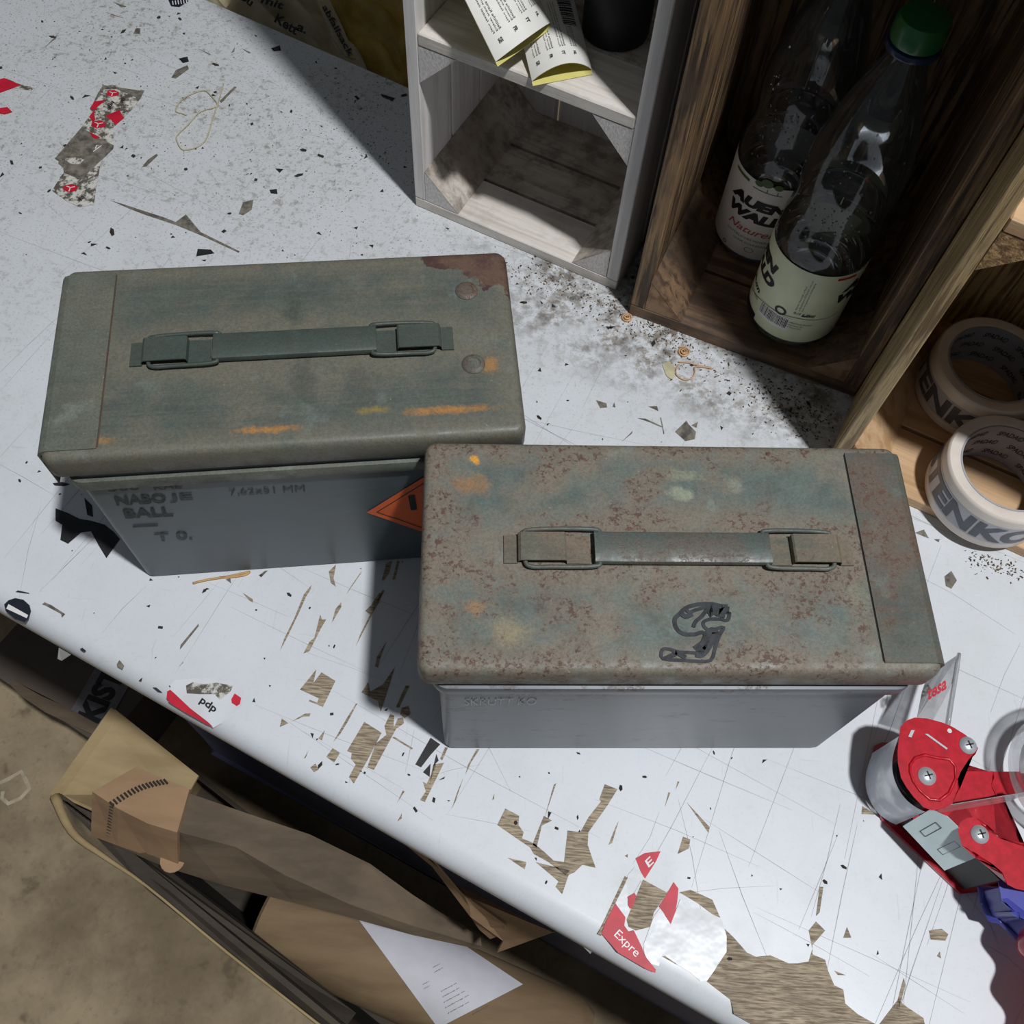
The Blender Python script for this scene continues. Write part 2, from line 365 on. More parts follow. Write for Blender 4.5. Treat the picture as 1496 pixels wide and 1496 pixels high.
g = G('endgrain_pine', .9); n = g.noise(170, 5, .7); g.color(g.mix(g.step(n, .38, .62), lin(196, 160, 112), lin(120, 90, 58))); g.bump(n, 1.0, .003)
glassy('bottle_plastic', (.90, .93, .96, 1), .04, .05, (.35, .36, .37, 1), 1.5)
glassy('water', (.93, .96, .98, 1), .02, 0, ior=1.33)
g = G('green_cap', .35); g.color(lin(22, 96, 48)); g.b.inputs['Coat Weight'].default_value = .2
plain('blue_ring', lin(30, 50, 84), .25)
plain('label_white', lin(246, 243, 240), .45, var=.03, bump=.02)
plain('label_green', lin(236, 243, 208), .45, var=.03, bump=.02)
plain('tree_green', lin(84, 118, 62), .5)
plain('pink_ink', lin(206, 96, 96), .5)
plain('grey_ink', lin(96, 98, 100), .5)
plain('droplet', lin(120, 124, 128), .15, var=.02)
glassy('tape_film', (.93, .94, .95, 1), .12, .55, lin(226, 222, 216), 1.45)
plain('tape_side', lin(226, 216, 206), .35, var=.04, sc=30, bump=.1)
plain('tape_wall', lin(186, 186, 192), .28, var=.06, sc=30, bump=.1)
plain('core_paper', lin(166, 166, 174), .6, var=.05)
plain('tape_print', lin(84, 88, 98), .35, var=.12, sc=30)
g = G('red_paint', .3); n = g.noise(180, 4, .6); g.color(g.mix(g.step(n, .3, .7), lin(196, 24, 44), lin(172, 18, 36))); g.b.inputs['Coat Weight'].default_value = .5; g.bump(n, .05, .0005)
plain('bright_steel', lin(214, 220, 226), .32, .55, var=.05, bump=.03)
plain('zinc_plate', lin(222, 240, 242), .35, .0, var=.03, bump=.04)
plain('black_rubber', lin(24, 26, 30), .5)
plain('blue_plastic', lin(70, 74, 158), .35, var=.04)
glassy('clear_plastic', (.94, .95, .96, 1), .08, .38, lin(214, 216, 218), 1.45)
glassy('hazy_tape', (.86, .87, .90, 1), .15, .9, lin(206, 210, 220), 1.45)
glassy('clear_roll', (.95, .955, .96, 1), .1, .30, lin(214, 212, 214), 1.3)
plain('card_white', lin(224, 222, 216), .6, var=.02, bump=.03)
plain('card_yellow', lin(210, 200, 118), .6, var=.04, bump=.03)
plain('text_ink', lin(60, 60, 60), .7)
plain('matte_black', lin(20, 20, 23), .55, var=.1)
plain('wood_curl', lin(206, 168, 128), .6, var=.1)
plain('straw', lin(190, 182, 150), .6)
plain('tan_band', lin(206, 164, 110), .5)
plain('crumb_brown', lin(96, 78, 60), .9, var=.3)
plain('crumb_pale', lin(190, 182, 168), .9)
plain('crumb_dark', lin(48, 42, 36), .9)
g = G('concrete', .85); n = g.noise(3.5, 6, .65); f = g.noise(60, 5, .7); c = g.mix(g.step(n, .35, .65), lin(178, 160, 130), lin(128, 112, 88)); c = g.mix(g.math('MULTIPLY', g.step(f, .5, .75), .4), c, lin(92, 80, 62))
c = g.mix(g.math('MULTIPLY', g.step(g.noise(14, 4), .62, .70), .5), c, lin(84, 74, 58)); g.color(c); g.bump(f, .3, .004)
def cardb(name, a, b, ax=0):
    g = G(name, .8); s_ = [8, 8, 8]; s_[ax] = 1.5; n = g.noise(3, 5, .6, g.mapv(g.tc, tuple(s_))); f = g.noise(1, 2, .5, g.mapv(g.tc, (260, 8, 8)))
    g.color(g.mix(g.step(n, .35, .65), a, b)); g.bump(g.math('ADD', n, g.math('MULTIPLY', f, .15)), .25, .003)
cardb('cardboard', lin(176, 154, 114), lin(156, 134, 96)); cardb('cardboard_dark', lin(112, 96, 78), lin(88, 75, 60)); cardb('cardboard_tan', lin(168, 136, 104), lin(150, 120, 90)); cardb('cardboard_shade', lin(74, 66, 54), lin(58, 50, 42)); cardb('tube_paper', lin(142, 120, 90), lin(122, 100, 74))  # cardboard_shade: dark copy that puts the open carton's inner shade into its colour
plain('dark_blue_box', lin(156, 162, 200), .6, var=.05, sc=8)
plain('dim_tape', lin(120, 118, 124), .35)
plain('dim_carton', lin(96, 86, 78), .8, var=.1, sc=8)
plain('paper_sheet', lin(212, 212, 218), .6, var=.02)
plain('chalk', lin(196, 182, 156), .9)
g = G('yellow_sack', .4); n = g.noise(14, 5, .6); g.color(g.mix(g.step(n, .3, .7), lin(176, 146, 56), lin(140, 112, 44))); g.bump(n, .8, .01)
plain('beige_wrap', lin(164, 154, 124), .6, var=.15, sc=20)

# ------------------------------------------------------------------ setting: floor
bm = bmesh.new(); box(bm, -4, 4, -3, 5, -.90, -.85)
fl = finish('floor', bm, 'concrete'); fl['kind'] = 'structure'
bm = bmesh.new()
ribbon(bm, [U(x, y, -.8495) for x, y in [(0, 1144), (14, 1137), (31, 1127), (38, 1140), (43, 1152), (30, 1166), (12, 1174), (3, 1166), (4, 1156)]], .006)
ROOTM[fl.name] = Matrix.Identity(4); finish('chalk_mark', bm, 'chalk', fl)
bm = bmesh.new(); box(bm, -4, 4, 0, .1, -.85, 2.7, 0, Matrix.Translation((.4, 1.9, 0)) @ Matrix.Rotation(-.43, 4, 'Z'))
plain('plaster', lin(70, 68, 64), .9); wl = finish('wall_back', bm, 'plaster'); wl['kind'] = 'structure'

# ------------------------------------------------------------------ workbench
bench = thing('workbench', 'long white-painted workbench with knife-scored, flaking top carrying both ammunition boxes', 'workbench', (.25, .42, -.85))
fd = Vector((.918, -.397, 0)).normalized(); te0 = Vector((-.3872, .246, 0))
bd = Vector((.906, -.423, 0)).normalized(); tb1 = Vector((-.147, .8644, 0)); tb0 = Vector((-.3925, .979, 0))
FLc, FRc = te0 - fd * 1.1, te0 + fd * 1.9
NR = .017
top = [FLc + Vector((.397, .918, 0)) * NR, FRc + Vector((.397, .918, 0)) * NR, tb1 + bd * 1.8, tb0 - bd * .8]
bm = bmesh.new(); a, b = prism(bm, [p - Vector((0, 0, .030)) for p in top], .030)
finish('tabletop', bm, 'bench_paint', bench)
nrm = Vector((.397, .918, 0)); bm = bmesh.new()
pr_ = [(NR, 0.0)] + [(NR - NR * math.sin(t * PI / 16), -NR + NR * math.cos(t * PI / 16)) for t in range(1, 9)] + [(0, -.024), (.003, -.030), (NR, -.030)]
A = [bm.verts.new(FLc + nrm * a_ + Vector((0, 0, z_))) for a_, z_ in pr_]; B = [bm.verts.new(FRc + nrm * a_ + Vector((0, 0, z_))) for a_, z_ in pr_]
for i in range(len(pr_) - 1): bm.faces.new((A[i], A[i + 1], B[i + 1], B[i]))
bm.faces.new(A); bm.faces.new(B[::-1])
finish('rounded_edging', bm, 'bench_paint', bench, smooth=True)
wood('bench_leg_wood', lin(110, 96, 80), lin(80, 66, 52), 2)
for p in (FLc + fd * .15 + Vector((.06, .12, 0)), FRc - fd * .15 + Vector((.06, .12, 0)), tb0 - bd * .7 - Vector((.05, .12, 0)), FRc + Vector((.20, .56, 0)) - fd * .1):
    bm = bmesh.new(); box(bm, p.x - .035, p.x + .035, p.y - .035, p.y + .035, -.85, -.030, .003); finish('leg', bm, 'bench_leg_wood', bench)
ap = [FLc + fd * .1, FRc - fd * .1]
bm = bmesh.new(); nrm = Vector((.397, .918, 0)); q = [ap[0] + nrm * .11, ap[1] + nrm * .11, ap[1] + nrm * .135, ap[0] + nrm * .135]
prism(bm, [v - Vector((0, 0, .11)) for v in q], .08); finish('apron', bm, 'bench_leg_wood', bench)

# worn-through patches: pixels -> points on the bench top
ZA, ZB, ZC, ZH, ZL, ZN = ((340, 780), 3.562), ((700, 1120), 1.879), ((0, 0), 2.3375), ((820, 360), 3.252), ((0, 840), 4.987), ((60, 640), 3.562)
WOODP = [
 (ZA, [(350,810),(435,705),(420,775),(462,720),(535,765),(470,900),(395,870),(400,862),(440,878),(447,855)]),
 (ZA, [(245,1005),(255,960),(290,985)]), (ZA, [(300,980),(375,935),(405,933),(400,950),(370,950)]),
 (ZA, [(245,610),(270,540),(320,440),(370,315),(410,265),(405,290),(380,330),(350,400),(280,545)]),
 (ZA, [(368,622),(400,560),(425,540),(455,420),(465,445),(487,445),(460,490),(400,610)]),
 (ZA, [(515,465),(535,390),(565,355),(565,380)]), (ZA, [(590,318),(610,280),(672,190),(668,205)]), (ZA, [(500,195),(538,158),(525,230),(537,275),(510,255)]),
 (ZA, [(640,585),(665,520),(780,290),(790,295),(750,370),(700,470)]), (ZA, [(690,400),(720,370),(760,310),(785,300),(760,360),(715,420)]),
 (ZA, [(670,825),(705,770),(715,820),(780,785),(845,690),(820,770),(770,925),(755,870)]), (ZA, [(740,690),(750,640),(800,560),(770,640),(755,695)]),
 (ZA, [(595,1130),(685,978),(775,1035),(700,1180),(630,1300),(605,1265),(640,1200),(615,1170),(620,1140)]),
 (ZA, [(700,1215),(745,1090),(800,1045),(790,1000),(820,935),(840,945),(838,1010),(860,960),(885,955),(892,985),(850,1015),(735,1228)]),
 (ZA, [(870,940),(880,905),(915,895),(925,935),(895,960)]), (ZA, [(850,900),(880,830),(900,790),(920,790),(890,850),(865,905)]),
 (ZA, [(487,1160),(520,1115),(558,1140),(528,1190)]), (ZA, [(445,1065),(480,1020),(465,1075)]),
 (ZA, [(522,1085),(590,965),(640,885),(650,880),(600,975),(560,1040)]), (ZA, [(830,1060),(840,1055),(938,1115),(933,1122)]),
 (ZA, [(990,1290),(1010,1300),(1060,1195),(1040,1215),(1045,1200),(1100,1190),(1000,1395),(975,1385),(1005,1340)]), (ZA, [(1080,1170),(1105,1110),(1120,1112),(1090,1180)]),
 (ZA, [(1210,1255),(1225,1200),(1270,1120),(1285,1120),(1240,1190)]), (ZA, [(1140,1430),(1170,1340),(1200,1270),(1160,1390)]), (ZA, [(855,1400),(885,1335),(895,1340)]),
 (ZA, [(860,1495),(880,1455),(880,1480)]), (ZA, [(1350,1385),(1362,1350),(1360,1380)]), (ZA, [(370,1170),(395,1125),(380,1165)]), (ZA, [(85,345),(50,305),(105,340),(105,358)]),
 (ZA, [(135,215),(175,190),(150,222)]), (ZA, [(830,240),(855,140),(868,142),(845,235)]), (ZA, [(775,240),(800,150),(830,140),(815,200),(785,245)]), (ZA, [(405,1215),(430,1195),(448,1225),(425,1240)]),
 (ZB, [(50,160),(72,115),(110,135),(108,160),(122,180),(118,197),(150,210),(180,235),(205,258),(240,262),(285,268),(262,290),(240,300),(190,262),(150,240),(140,222),(100,195)]),
 (ZB, [(150,204),(178,135),(200,148),(172,162),(158,222),(146,222)]),
 (ZB, [(233,264),(243,175),(278,180),(300,140),(335,95),(330,90),(345,48),(380,62),(350,110),(300,180),(298,215),(320,278),(285,270)]),
 (ZB, [(155,262),(250,285),(228,350),(210,330),(218,315)]), (ZB, [(78,250),(130,262),(125,282)]), (ZB, [(180,140),(205,50),(212,45),(190,110)]),
 (ZB, [(545,240),(560,192),(580,200),(575,225)]), (ZB, [(570,98),(632,165),(630,182),(600,140)]), (ZB, [(325,460),(400,300),(408,305),(340,440),(335,465)]),
 (ZB, [(405,420),(450,310),(515,345),(525,335),(480,400),(470,440),(430,450),(410,440)]), (ZB, [(550,345),(580,338),(640,365),(662,415),(640,405),(600,375)]),
 (ZB, [(625,590),(650,555),(678,500),(674,445),(700,470),(735,510),(760,522),(800,518),(850,540),(875,540),(905,535),(915,500),(905,450),(925,425),(950,450),(915,490),(915,515),(950,530),(958,560),(975,600),(1000,612),(1005,650),(1040,680),(1085,705),(1130,790),(900,790),(790,730),(700,680),(690,640)]),
 (ZB, [(1095,712),(1150,640),(1175,660),(1220,690),(1240,790),(1130,790)]), (ZB, [(1143,665),(1160,600),(1166,580),(1170,600),(1160,640),(1152,665)]),
 (ZB, [(925,410),(935,330),(945,330),(935,400)]), (ZB, [(1000,470),(1010,440),(1022,470)]), (ZB, [(975,560),(1008,573),(985,572)]), (ZB, [(1235,450),(1250,447),(1270,445),(1288,460),(1280,478),(1240,475)]),
 (ZB, [(1257,520),(1265,508),(1268,527)]), (ZB, [(1050,130),(1052,108),(1090,132)]), (ZB, [(500,520),(515,520),(545,545)]), (ZB, [(510,110),(520,70),(525,72)]), (ZB, [(540,62),(545,40),(550,42)]),
 (ZB, [(355,215),(375,165),(383,150),(365,210)]), (ZB, [(400,245),(408,240),(408,250)]),
]
GREYP = [
 (ZC, [(355,40),(425,62),(395,55)]), (ZC, [(385,5),(432,22),(415,25)]), (ZC, [(455,115),(465,95),(480,97),(478,115)]), (ZC, [(585,265),(600,240),(640,222),(645,235),(600,268)]),
 (ZC, [(825,165),(858,180),(850,182)]), (ZC, [(675,165),(720,185),(715,187)]), (ZC, [(485,570),(505,545),(535,525),(540,530),(500,568)]),
 (ZC, [(375,683),(440,703),(500,723),(560,742),(600,758),(635,732),(685,792),(818,858),(815,863),(690,805),(600,768),(500,735),(440,712)]), (ZC, [(815,730),(830,690),(865,682),(860,715),(830,735)]),
 (ZC, [(750,345),(800,295),(808,297),(755,352)]), (ZC, [(150,165),(195,118),(190,130)]), (ZC, [(790,180),(802,160),(800,176)]),
 (ZH, [(165,730),(215,745),(218,765),(185,768)]), (ZH, [(243,762),(252,740),(258,765)]), (ZH, [(412,760),(455,758),(462,782)]), (ZH, [(540,880),(595,827),(605,845),(640,880),(635,915),(590,925)]),
 (ZH, [(618,850),(650,832),(642,862)]), (ZH, [(360,815),(400,818),(480,855),(478,860),(420,835)]), (ZH, [(285,930),(340,875),(335,890)]), (ZH, [(470,812),(474,812),(490,890),(486,892)]),
 (ZL, [(305,215),(325,198),(375,220),(475,285),(450,312),(445,285),(330,222)]), (ZL, [(1310,545),(1315,510),(1445,355),(1450,370),(1335,515)]), (ZL, [(1300,670),(1335,632),(1335,640)]), (ZL, [(850,650),(870,620),(905,660),(890,690),(855,670)]),
 (ZN, [(1135,715),(1165,690),(1180,690),(1145,725)]), (ZN, [(960,735),(985,730),(990,757)]), (((1200,300),2.672), [(365,1278),(400,1265),(420,1300)]), (((1200,300),2.672), [(440,1303),(462,1303),(458,1315)]),
 (((1320,820),1.0), [(60,22),(70,14),(78,28),(70,40),(62,36)]),
]
DARKP = [
 (ZA, [(950,1200),(1030,1060),(1080,1095),(1030,1150),(980,1215)]), (ZA, [(990,1240),(1030,1195),(1025,1265)]), (ZA, [(1045,1205),(1060,1145),(1072,1180)]), (ZA, [(1070,1282),(1105,1262),(1100,1275)]),
 (ZC, [(610,200),(640,193),(645,210),(625,215)]), (ZC, [(920,648),(945,645),(948,662),(925,660)]), (ZC, [(940,575),(968,577),(955,590)]), (ZC, [(670,875),(675,850),(720,852),(732,865),(690,872)]), (ZC, [(688,888),(705,886),(700,892)]),
 (ZL, [(112,125),(130,112),(210,130),(215,138)]), (ZL, [(580,540),(600,530),(628,552),(610,560)]), (ZL, [(1010,770),(1038,745),(1030,775)]), (ZL, [(1112,818),(1140,820),(1185,858),(1150,850)]),
 (ZN, [(75,365),(140,390),(200,420),(260,430),(330,450),(380,490),(410,525),(340,625),(300,560),(260,485),(210,490),(140,550),(100,530),(110,450),(75,430)]), (ZN, [(225,310),(265,350),(270,410),(240,400)]),
 (ZN, [(60,235),(110,228),(150,240),(120,250),(70,247)]), (ZC, [(925,165),(955,155),(960,172),(935,175)]), (ZC, [(1300,320),(1350,335),(1340,345),(1305,330)]),
]
def patches(lst, z):
    for (zo, pts) in lst:
        yield [U(u, v, z) for u, v in zz(zo[0], zo[1], pts)]
for pts in patches(WOODP, .0003):
    bm = bmesh.new(); flat(bm, pts); finish('bare_patch', bm, 'bare_wood', bench)
for pts in patches(GREYP, .0003):
    bm = bmesh.new(); flat(bm, pts); finish('bare_patch', bm, 'grey_chip', bench)
for pts in patches(DARKP, .0004):
    bm = bmesh.new(); flat(bm, pts); finish('dark_patch', bm, 'dark_chip', bench)
# knife scores, mostly along and across the bench
bm = bmesh.new(); rnd = random.Random(3)
for i in range(300):
    ppx = (rnd.uniform(0, 1496), rnd.uniform(0, 1496)); p = U(*ppx)
    s_ = (p - te0).dot(nrm)
    if not .01 < s_ < .66: continue
    k = rnd.random()
    base_a = math.atan2(.918, .397) if k < .55 else (math.atan2(-.397, .918) if k < .8 else rnd.uniform(0, PI))
    an = base_a + rnd.gauss(0, .10); L = rnd.uniform(.02, .16) * (1.4 if k < .8 else .6)
    d_ = Vector((math.cos(an), math.sin(an), 0)) * L / 2
    e0, e1 = p - d_, p + d_
    if (e0 - te0).dot(nrm) < .008 or (e1 - te0).dot(nrm) < .008: continue
    e0.z = e1.z = .0002; ribbon(bm, [e0, (e0 + e1) / 2 + Vector((rnd.gauss(0, .001), rnd.gauss(0, .001), 0)), e1], [.0001, rnd.uniform(.00020, .00048), .0001])
finish('score_marks', bm, 'scratch_grey', bench, kind='stuff')
bm = bmesh.new()
for i in range(520):
    v0 = rnd.random()**1.6; p = U(rnd.uniform(0, 1300), 20 + v0 * 1400)
    if not .012 < (p - te0).dot(nrm) < .66: continue
    n_ = rnd.choice((3, 3, 4, 5)); r_ = rnd.uniform(.0005, .0019) * (1.3 if p.y > .5 else .8); a_ = rnd.uniform(0, 6); st = rnd.uniform(1, 2.6); an = rnd.uniform(0, PI)
    pts = []
    for k in range(n_):
        t = a_ + 2 * PI * k / n_; x, y = math.cos(t) * r_ * st, math.sin(t) * r_; pts.append((p.x + x * math.cos(an) - y * math.sin(an), p.y + x * math.sin(an) + y * math.cos(an), .00035))
    bm.faces.new([bm.verts.new(q) for q in pts])
finish('paint_chips', bm, 'crumb_dark', bench, kind='stuff')

# remains of parcel stickers and tape stuck to the bench
def sticker(pts, mat, z=.0005, label=None, name='sticker_remnant'):
    bm = bmesh.new(); flat(bm, [U(u, v, z) for u, v in pts]); return finish(name, bm, mat, bench, label=label)
def cube_mark(par, u, v, s, z=.0009):                               # small parcel-cube emblem: red hexagon with white Y
    bm = bmesh.new(); P_ = U(u, v, z)
    hexa = [(-1, .45), (0, .95), (1, .45), (.95, -.5), (0, -1), (-.95, -.5)]
    flat(bm, [P_ + Vector((x * s, y * s * .85, 0)) for x, y in hexa]); finish('emblem', bm, 'red_print', par)
    bm = bmesh.new()
    for q in ((-.6, .25), (.6, .3), (0, -.7)): ribbon(bm, [P_ + Vector((0, .05 * s, .0002)), P_ + Vector((q[0] * s, q[1] * s, .0002))], s * .14)
    finish('emblem', bm, 'white_print', par)
def word(par, s, a, b_, hpx, mat, z=.001, bold=.02, shear=0, name='lettering'):
    """a,b_ = pixels of the baseline's two ends, hpx = pixel offset to the top of the letters"""
    bm = bmesh.new(); put_text(bm, s, quadmap(U(*a, z), U(*b_, z), U(a[0] + hpx[0], a[1] + hpx[1], z)), bold, shear); return finish(name, bm, mat, par)
Z4 = ((50, 100), 4.987)
st = sticker(zz(*Z4, [(405,290),(430,250),(495,115),(640,128),(805,160),(760,235),(720,290),(640,370),(575,430),(580,560),(540,590),(430,540),(345,425),(400,350)]), 'grimy_paper', label='torn parcel label with grimy paper and red scraps near the back left of the bench')
for pts in ([(412,285),(435,240),(520,228),(460,280),(450,300),(412,300)], [(400,350),(435,305),(445,375),(425,390)], [(520,345),(620,300),(645,345),(655,360),(590,410),(560,375)], [(395,460),(480,500),(445,515),(425,500)]):
    bm = bmesh.new(); flat(bm, [U(u, v, .0009) for u, v in zz(*Z4, pts)]); finish('red_scrap', bm, 'red_print', st)
bm = bmesh.new(); flat(bm, [U(u, v, .00075) for u, v in zz(*Z4, [(500,120),(800,165),(770,225),(690,185),(600,150),(510,150),(450,235),(430,250)])]); finish('grime', bm, 'grey_chip', st)
cube_mark(st, 50 + 572 / 4.987, 100 + 180 / 4.987, .0062); cube_mark(st, 50 + 468 / 4.987, 100 + 405 / 4.987, .0072)
word(st, 'dpd', zz(*Z4, [(525,290)])[0], zz(*Z4, [(560,228)])[0], (5, 4), 'black_print')
word(st, 'dp', zz(*Z4, [(618,232)])[0], zz(*Z4, [(650,205)])[0], (3, 6), 'black_print')
st = sticker(zz(*Z4, [(150,655),(345,428),(480,510),(580,560),(575,585),(340,810),(215,760),(210,720),(175,690),(180,675)]), 'grey_chip', z=.00072, label='dark grey-brown bare square where a label tore the paint away', name='bare_patch')
bm = bmesh.new(); ribbon(bm, [U(*q, .0008) for q in zz(*Z4, [(430,605),(490,560),(455,560),(445,585)])], .0012); finish('white_scrap', bm, 'white_print', st)
bm = bmesh.new(); flat(bm, [U(u, v, .0008) for u, v in zz(*Z4, [(185,660),(250,650),(340,642),(368,660),(335,695),(300,700),(260,690),(235,672)])]); finish('white_scrap', bm, 'grimy_paper', st)
st = sticker(zz(*Z4, [(130,890),(190,790),(220,755),(330,810),(490,660),(470,770),(450,880),(435,990),(330,1010),(240,970)]), 'grimy_paper', label='small torn parcel label, lowest of the two on the left side of the bench')
cube_mark(st, 50 + 263 / 4.987, 100 + 870 / 4.987, .0068); word(st, 'dp', zz(*Z4, [(315,940)])[0], zz(*Z4, [(355,915)])[0], (3, 7), 'black_print')
st = sticker(zz(*ZC, [(-40,270),(20,267),(75,290),(118,300),(105,308),(40,300),(0,315),(-40,330)]), 'grimy_paper', label='torn label scrap cut by the left edge of the photo, red patch on it')
bm = bmesh.new(); flat(bm, [U(u, v, .0009) for u, v in zz(*ZC, [(-40,280),(15,266),(72,290),(10,312),(-40,330)])]); finish('red_scrap', bm, 'red_print', st)
bm = bmesh.new(); flat(bm, [U(u, v, .0009) for u, v in zz(*ZC, [(-10,370),(25,365),(42,382),(15,390),(-10,385)])]); finish('red_scrap', bm, 'red_print', st)
Z2 = ((220, 960), 8.311)
st = sticker(zz(*Z2, [(200,400),(240,395),(235,340),(300,280),(480,262),(700,255),(880,280),(1130,290),(1130,390),(1110,590),(1040,650),(950,720),(870,800),(760,860),(600,740),(380,600),(215,540)]), 'tape_haze', z=.0003, label='clear tape with a red stripe and upside-down letters near the front left edge of the bench')
for pts in ([(202,415),(238,395),(300,450),(480,620),(700,790),(760,850),(690,822),(450,690),(230,555),(195,500)], [(980,510),(1020,440),(1100,495),(1085,570),(1045,595),(985,555)]):
    bm = bmesh.new(); flat(bm, [U(u, v, .0008) for u, v in zz(*Z2, pts)]); finish('red_stripe', bm, 'red_print', st)
word(st, 'dpd', zz(*Z2, [(825,600)])[0], zz(*Z2, [(640,470)])[0], (-8, 12), 'black_print', .0010, .03)
bm = bmesh.new(); flat(bm, [U(u, v, .0006) for u, v in zz(*Z2, [(430,345),(520,300),(640,330),(800,310),(1010,350),(960,430),(840,520),(780,450),(600,450),(440,440)])]); finish('grime', bm, 'grimy_paper', st)
Z3 = ((820, 1220), 5.754)
st = sticker(zz(*Z3, [(625,195),(705,150),(835,135),(800,215),(705,365),(670,310)]), 'red_print', label='red tape scrap with the letter E, beside the bare wood')
word(st, 'E', zz(*Z3, [(735,275)])[0], zz(*Z3, [(780,232)])[0], (-6, -10), 'white_print')
sticker(zz(*Z3, [(945,395),(985,450),(975,560),(940,750),(915,750),(860,650),(820,600),(880,510)]), 'red_print', label='red tape scrap right of the bare wood square')
sticker(zz(*Z3, [(555,520),(615,485),(630,510),(605,600),(580,620),(562,590)]), 'red_print', label='smallest red tape scrap inside the bare wood square')
sticker(zz(*Z3, [(455,570),(545,395),(560,480),(555,600),(575,640),(545,710),(500,650)]), 'tape_haze')
sticker(zz(*Z3, [(555,340),(620,265),(700,370),(640,395),(560,365)]), 'tape_haze')
sticker(zz(*Z3, [(690,925),(780,680),(830,615),(920,750),(1000,540),(1260,660),(1350,710),(1390,850),(1390,980),(1230,1220),(1170,1230),(1080,1150),(980,1090),(850,1000),(820,1100),(740,1080),(700,1000)]), 'tape_haze', z=.0006, label='large crinkled clear tape patch by the front edge')
st = sticker(zz(*Z3, [(455,575),(540,690),(530,760),(565,810),(610,800),(680,945),(700,1010),(795,1130),(790,1160),(720,1130),(480,990),(340,830),(360,760)]), 'red_print', z=.0007, label='large crumpled red tape piece lettered Express at the front edge')
word(st, 'Expre', zz(*Z3, [(425,860)])[0], zz(*Z3, [(610,1045)])[0], (11, -12), 'white_print', .0012, .0)
bm = bmesh.new()
P0 = U(845, 1368, -.004); prism(bm, [U(u, v, zq) for (u, v), zq in zip(zz(*Z3, [(100,820),(185,850),(300,910),(245,1000),(150,905),(165,880)]), (-.012, -.012, -.012, -.03, -.022, -.018))], (0, 0, .0003)); finish('tape_tab', bm, 'clear_tape', bench)
bm = bmesh.new(); prism(bm, [U(u, v, zq) for (u, v), zq in zip(zz(*ZL, [(430,530),(518,580),(450,625),(420,612)]), (-.010, -.010, -.03, -.028))], (0, 0, .0003)); finish('tape_tab', bm, 'clear_tape', bench)
st = sticker(zz(*ZL, [(30,215),(60,185),(110,168),(170,180),(215,220),(225,262),(205,320),(180,345),(110,322),(40,262)]), 'navy_print', label='round navy printed sticker with white bar at the left front edge')
bm = bmesh.new(); flat(bm, [U(u, v, .001) for u, v in zz(*ZL, [(62,212),(205,292),(195,315),(45,245)])]); finish('white_bar', bm, 'white_print', st)
st = sticker([(246, 0), (252, -8), (270, -10), (275, 2), (262, 10), (250, 9)], 'navy_print', label='round navy printed sticker at the top of the photo')
bm = bmesh.new()
for k in range(6): ribbon(bm, [U(252 + k * 4, 1 - k * .4, .001), U(253 + k * 4, 7 - k * .4, .001)], .001)
finish('white_bars', bm, 'white_print', st)

